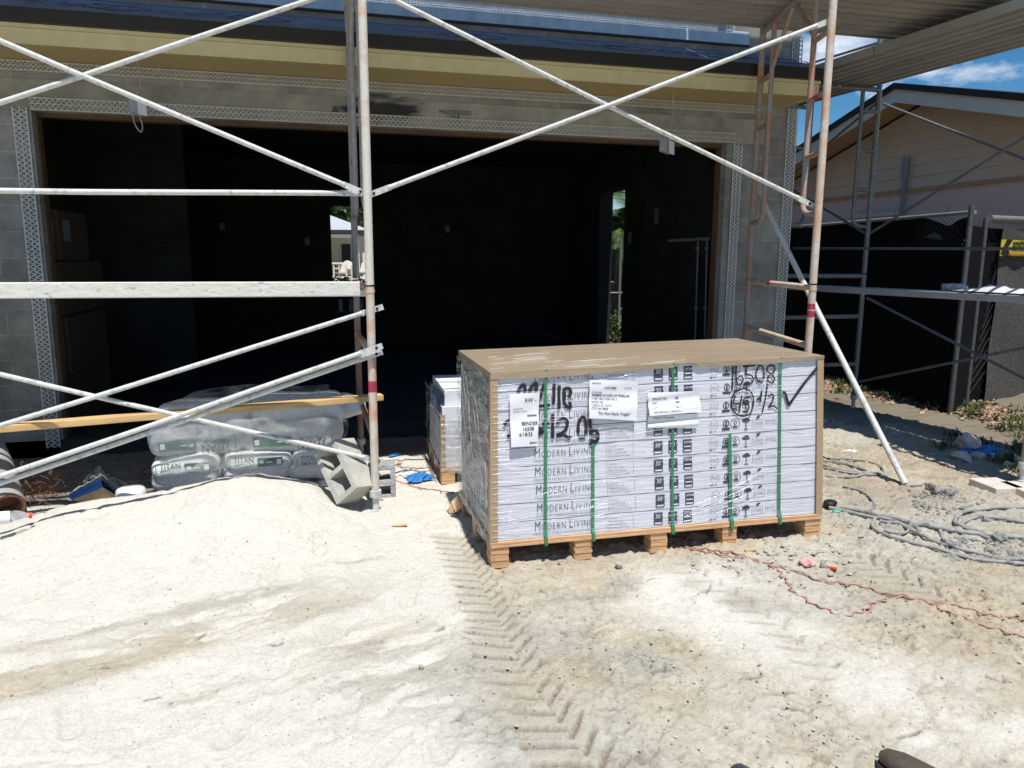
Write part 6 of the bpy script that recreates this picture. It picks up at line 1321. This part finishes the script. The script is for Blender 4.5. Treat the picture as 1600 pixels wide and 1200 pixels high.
mb = MB(); mb.box(xe - 14, e2, YB - .03, YB + .01, D(540, 365, YB)[2], ez - .01); mb.box(xe - 14, e2, YB + .02, YB + 2.19, D(540, 365, YB)[2], D(540, 365, YB)[2] + .02); mb.build('fascia', 'shing', fh)
zb0, zb1 = D(540, 371, YB)[2], D(540, 366, YB)[2]
mb = MB(); mb.box(xe - 12, xb, YB + .25, YB + .35, zb0, zb1); mb.box(xb - .16, xb, YB + .22, YB + .38, LOT, zb0 - .01); mb.build('porch_frame', 'white', fh)
mb = MB(); mb.box(xb - .55, xb - .22, YB + 2.15, YB + 2.19, LOT, zb0 - .2); mb.build('door', 'blk', fh)
def adirondack(p, yaw, m, lab, s_=1.):
    o = thing('garden_chair', tuple(p), lab, 'chair'); ca_, sa_ = math.cos(yaw), math.sin(yaw)
    T = lambda x, y, z: np.array([p[0] + (x * ca_ - y * sa_) * s_, p[1] + (x * sa_ + y * ca_) * s_, p[2] + z * s_])
    mb = MB(); mb.add([T(-.28, -.3, .40), T(.28, -.3, .40), T(.28, .25, .30), T(-.28, .25, .30), T(-.28, -.3, .35), T(.28, -.3, .35), T(.28, .25, .25), T(-.28, .25, .25)], [(0, 1, 2, 3), (7, 6, 5, 4), (4, 5, 1, 0), (5, 6, 2, 1), (7, 4, 0, 3)]); mb.build('seat', m, o)
    mb = MB(); N = 9; vs = []
    for k in range(N + 1):
        u = k / N; x = -.29 + .58 * u; zt2 = .80 + .14 * math.sin(math.pi * u); vs += [T(x, .22, .28), T(x, .50, zt2)]
    mb.add(vs, [(2 * i, 2 * i + 2, 2 * i + 3, 2 * i + 1) for i in range(N)]); mb.build('backrest', m, o)
    for x in (-.32, .32):
        mb = MB(); mb.obox(T(x, 0, .56), (.1, 0, 0), (0, .66, 0), (0, 0, .03)); mb.build('armrest', m, o)
        for y in (-.28, .28): mb = MB(); mb.obox((T(x, y, .27)), (.05, 0, 0), (0, .05, 0), (0, 0, .54)); mb.build('leg', m, o)
MM['chairc'] = mat('cream chair', (.62, .57, .48), .7)
for (px, yy, lb) in ((536, 22.5, 'cream garden chair on the far patio, seen through the rear window'), (567, 23.2, 'second pale garden chair behind the scaffold post, seen through the rear window')):
    q = onY(px, 433, yy); adirondack((q[0], yy, LOT), -.5, 'chairc', lb, .62)
q = onY(518, 433, 24.5); o = thing('patio_table', (q[0], 24.5, LOT), 'patio table left of the garden chair, seen through the rear window', 'table')
mb = MB(); mb.obox((q[0], 24.5, LOT + .48), (1.3, 0, 0), (0, .8, 0), (0, 0, .05)); mb.build('table_top', 'trim', o)
for sx_ in (-.45, .1, .45): mb = MB(); mb.obox((q[0] + sx_, 24.5, LOT + .23), (.10, 0, 0), (0, .07, 0), (0, 0, .45)); mb.build('leg', 'buck', o)
# fences and a plank out there
q0, q1 = onY(470, 470, 15.2), onY(620, 470, 15.2)
o = thing('picket_fence', ((q0[0] + q1[0]) / 2, 15.2, 0), 'black picket fence just outside the rear window', 'fence'); mb = MB()
zt2 = onY(540, 463, 15.2)[2]; mb.box(q0[0], q1[0], 15.2, 15.24, zt2 - .06, zt2); mb.build('rail', 'blk', o)
k = q0[0]
while k < q1[0]: mb = MB(); mb.box(k, k + .12, 15.17, 15.198, -.2, zt2 - .01); mb.build('picket', 'blk', o); k += .20
q0, q1 = onY(450, 459, 16.5), onY(640, 459, 16.5); mb = MB(); mb.box(q0[0], q1[0], 16.5, 16.6, onY(540, 463, 16.5)[2], onY(540, 455, 16.5)[2]); tag(mb.build('garden_wall', 'cream'), 'low pale garden wall behind the black picket fence', 'wall')
q = onY(569, 395, 24.); mb = MB(); o = thing('white_fence', tuple((q[0], 24, 0)), 'white fence right of the far house', 'fence')
mb.box(q[0] - .05, q[0] + 3, 24, 24.05, q[2] - .25, q[2] - .1); mb.box(q[0] - .05, q[0] + 3, 24, 24.05, q[2] - .9, q[2] - .75); mb.build('rail', 'white', o)
for k in range(5): mb = MB(); mb.box(q[0] - .05 + k * .7, q[0] + .05 + k * .7, 23.95, 23.995, LOT, q[2]); mb.build('post', 'white', o)

def leaf_cloud(mb, c, R_, n, size, seed=0, flat=1., mi=0, clump=14):
    rs = np.random.RandomState(seed); cs_ = rs.normal(0, 1, (clump, 3)); cs_ /= np.linalg.norm(cs_, axis=1)[:, None]; cs_ *= rs.uniform(.3, .95, (clump, 1))
    for i in range(n):
        k = cs_[rs.randint(clump)]; p = (k + rs.normal(0, .20, 3)) * np.array(R_) + np.array(c); a1 = rs.normal(0, 1, 3); a1 /= np.linalg.norm(a1); b1 = np.cross(a1, rs.normal(0, 1, 3)); b1 /= np.linalg.norm(b1) + 1e-9; s_ = size * rs.uniform(.6, 1.4)
        mb.add([p - a1 * s_, p + b1 * s_ * .5, p + a1 * s_, p - b1 * s_ * .5], [(0, 1, 2, 3)], mi)
def tree(p, h, R_, n, size, seed, lab, m='leaf', name='tree'):
    o = thing(name, tuple(p), lab, 'tree'); mb = MB(); p = np.array(p, float); top = p + [0, 0, h]
    mb.tube([p, p + [.1, 0, h * .35], p + [.0, .1, h * .7]], [.22, .16, .08], 8)
    rs = np.random.RandomState(seed)
    for k in range(7):
        d_ = rs.normal(0, 1, 3); d_[2] = abs(d_[2]); mb.tube([p + [0.05, 0, h * (.35 + .05 * k)], p + [0.05, 0, h * (.45 + .05 * k)] + d_ * .5, p + [0, 0, h * .6] + d_ * np.array(R_) * .6], [.08, .05, .02], 6)
    mb.build('trunk', 'trunk', o); mb = MB(); leaf_cloud(mb, top - [0, 0, R_[2] * .4], R_, n, size, seed); mb.build('crown', m, o); return o
tree((1.6, 40, .6), 6.0, (3.2, 2.5, 2.6), 5200, .22, 1, 'dense green tree above the grey roof, seen through the rear window')
tree((-2.6, 41, .6), 7, (3.2, 2.5, 3.0), 4800, .22, 2, 'dark tree left of the other behind the grey roof')
tree((4.2, 38, .6), 5.0, (2.4, 2., 2.2), 3000, .20, 3, 'lower green tree right of the far house')
# shrubs in front of the patio
for k, px in enumerate((518, 530, 545, 560, 574)):
    q = onY(px, 440, 19.); mb = MB(); leaf_cloud(mb, (q[0], 19.2, LOT + .0), (.28, .3, .17), 260, .05, 40 + k); o = mb.build('shrub', 'leaf', None, 'low green shrub in front of the patio, number %d from the left of five' % (k + 1), 'shrub', 'shrubs by the patio')
    o['label'] = ('low leafy shrub at the left end of the row before the patio', 'low leafy shrub second from the left before the patio', 'low leafy shrub in the middle of the row before the patio', 'low leafy shrub behind the rear scaffold post before the patio', 'low leafy shrub at the right end of the row before the patio')[k]
# palm beyond the fence, seen through the side doorway
def palm(p, h, n, L, seed, lab, drop=.9):
    o = thing('palm_tree', tuple(p), lab, 'palm tree'); rs = np.random.RandomState(seed); p = np.array(p, float); mb = MB()
    mb.tube([p + [0, 0, h * t2] + np.array([.15 * t2 * t2, 0, 0]) for t2 in np.linspace(0, 1, 8)], [.17 - .06 * t2 for t2 in np.linspace(0, 1, 8)], 10); mb.build('trunk', 'trunk', o)
    c = p + [.15, 0, h]; mb = MB()
    for k in range(n):
        az_ = rs.uniform(0, 6.283); el = rs.uniform(-.35, 1.25); d_ = np.array([math.cos(az_) * math.cos(el), math.sin(az_) * math.cos(el), math.sin(el)]); pts = []
        for i in range(11):
            t2 = i / 10; pts.append(c + d_ * L * t2 + np.array([0, 0, -drop * L * .55 * t2 * t2]))
        mb.tube(pts, [.02 * (1 - .8 * i / 10) for i in range(11)], 4)
        for i in range(1, 34):
            t2 = i / 34; f = t2 * 10; i0 = min(int(f), 9); q = pts[i0] + (pts[i0 + 1] - pts[i0]) * (f - i0); tg = pts[i0 + 1] - pts[i0]; tg /= np.linalg.norm(tg); sd = np.cross(tg, (0, 0, 1)); sd /= np.linalg.norm(sd) + 1e-9
            for s_ in (-1, 1):
                ln = L * .26 * math.sin(math.pi * (.12 + .85 * t2)) * rs.uniform(.8, 1.1); e_ = q + (sd * s_ * .75 + tg * .55) * ln + np.array([0, 0, -.35 * ln]); w_ = tg * .018
                mb.add([q - w_, q + w_, e_ + w_ * .2, e_ - w_ * .2], [(0, 1, 2, 3)])
    mb.build('crown', 'palm', o); return o
q = onY(962, 400, 19.); palm((q[0] + .1, 19., 0), 2.3, 60, 1.6, 5, 'bushy palm beyond the fence, seen through the side doorway')
q = onY(958, 330, 24.); palm((q[0] - .5, 24., 0), 3.9, 30, 2.0, 8, 'taller palm farther back, seen through the side doorway')
q = onY(968, 400, 12.2); mb = MB()
for k in range(1): mb.tube([(q[0] + .02, 12.2, 0), (q[0] + .02, 12.2, 2.0)], .025, 8)
mb.tube([(q[0] - .5, 12.2, 1.05), (q[0] + .5, 12.2, 1.05)], .014, 6); tag(mb.build('fence_stake', 'galv'), 'thin pale stake outside the side doorway', 'stake')
mb = MB(); leaf_cloud(mb, (q[0], 12.3, .5), (.35, .3, .45), 300, .07, 61); tag(mb.build('shrub', 'weed'), 'weedy shrub at the foot of the stake outside the side doorway', 'shrub')

# ================================================================== WEEDS AND LEAF LITTER BY THE FENCE
mb = MB(); rs = np.random.RandomState(5)
def blade_tuft(q, n, h):
    for k in range(n):
        an = rs.uniform(0, 6.283); l_ = h * rs.uniform(.5, 1.2); d_ = np.array([math.cos(an), math.sin(an), 0]); w_ = np.array([-d_[1], d_[0], 0]) * (.004 + .004 * rs.rand()); b_ = q + np.array([rs.normal(0, .03), rs.normal(0, .03), 0])
        mb.add([b_ - w_, b_ + w_, b_ + d_ * l_ * .3 + [0, 0, l_ * .6] + w_ * .8, b_ + d_ * l_ * .3 + [0, 0, l_ * .6] - w_ * .8, b_ + d_ * l_ * .8 + [0, 0, l_ * .7]], [(0, 1, 2, 3), (3, 2, 4)])
spots = []
for k in range(110): spots.append((rs.uniform(1300, 1660), None))
for px, _ in spots:
    py = np.interp(px, [1300, 1400, 1500, 1600, 1660], [600, 612, 640, 672, 690]) + rs.normal(0, 9); blade_tuft(G(px, py), 16, .13)
for (px, py, n) in ((1590, 712, 14), (1580, 722, 10), (1596, 705, 10), (1535, 695, 5), (1490, 690, 5), (1470, 700, 3), (1590, 735, 6)):
    for k in range(n): blade_tuft(G(px + rs.normal(0, 10), py + rs.normal(0, 5)), 10, .10)
mb.build('weeds', 'weed', None, 'green weeds growing along the foot of the fence', 'weeds', kind='stuff')
mb = MB()
for k in range(2600):
    px = rs.uniform(1290, 1680); py = np.interp(px, [1300, 1400, 1500, 1600, 1680], [598, 610, 636, 665, 690]) + rs.normal(0, 9); q = G(px, py) + [0, 0, .02]
    a1 = rs.normal(0, 1, 3); a1[2] *= .4; a1 /= np.linalg.norm(a1); b1 = np.cross(a1, (rs.normal(0, .4), rs.normal(0, .4), 1)); s_ = rs.uniform(.015, .05)
    mb.add([q - a1 * s_, q + b1 * s_ * .5 + [0, 0, .01], q + a1 * s_, q - b1 * s_ * .5], [(0, 1, 2, 3)])
mb.build('leaf_litter', 'dead', None, 'dry brown leaves along the foot of the fence', 'leaf litter', kind='stuff')
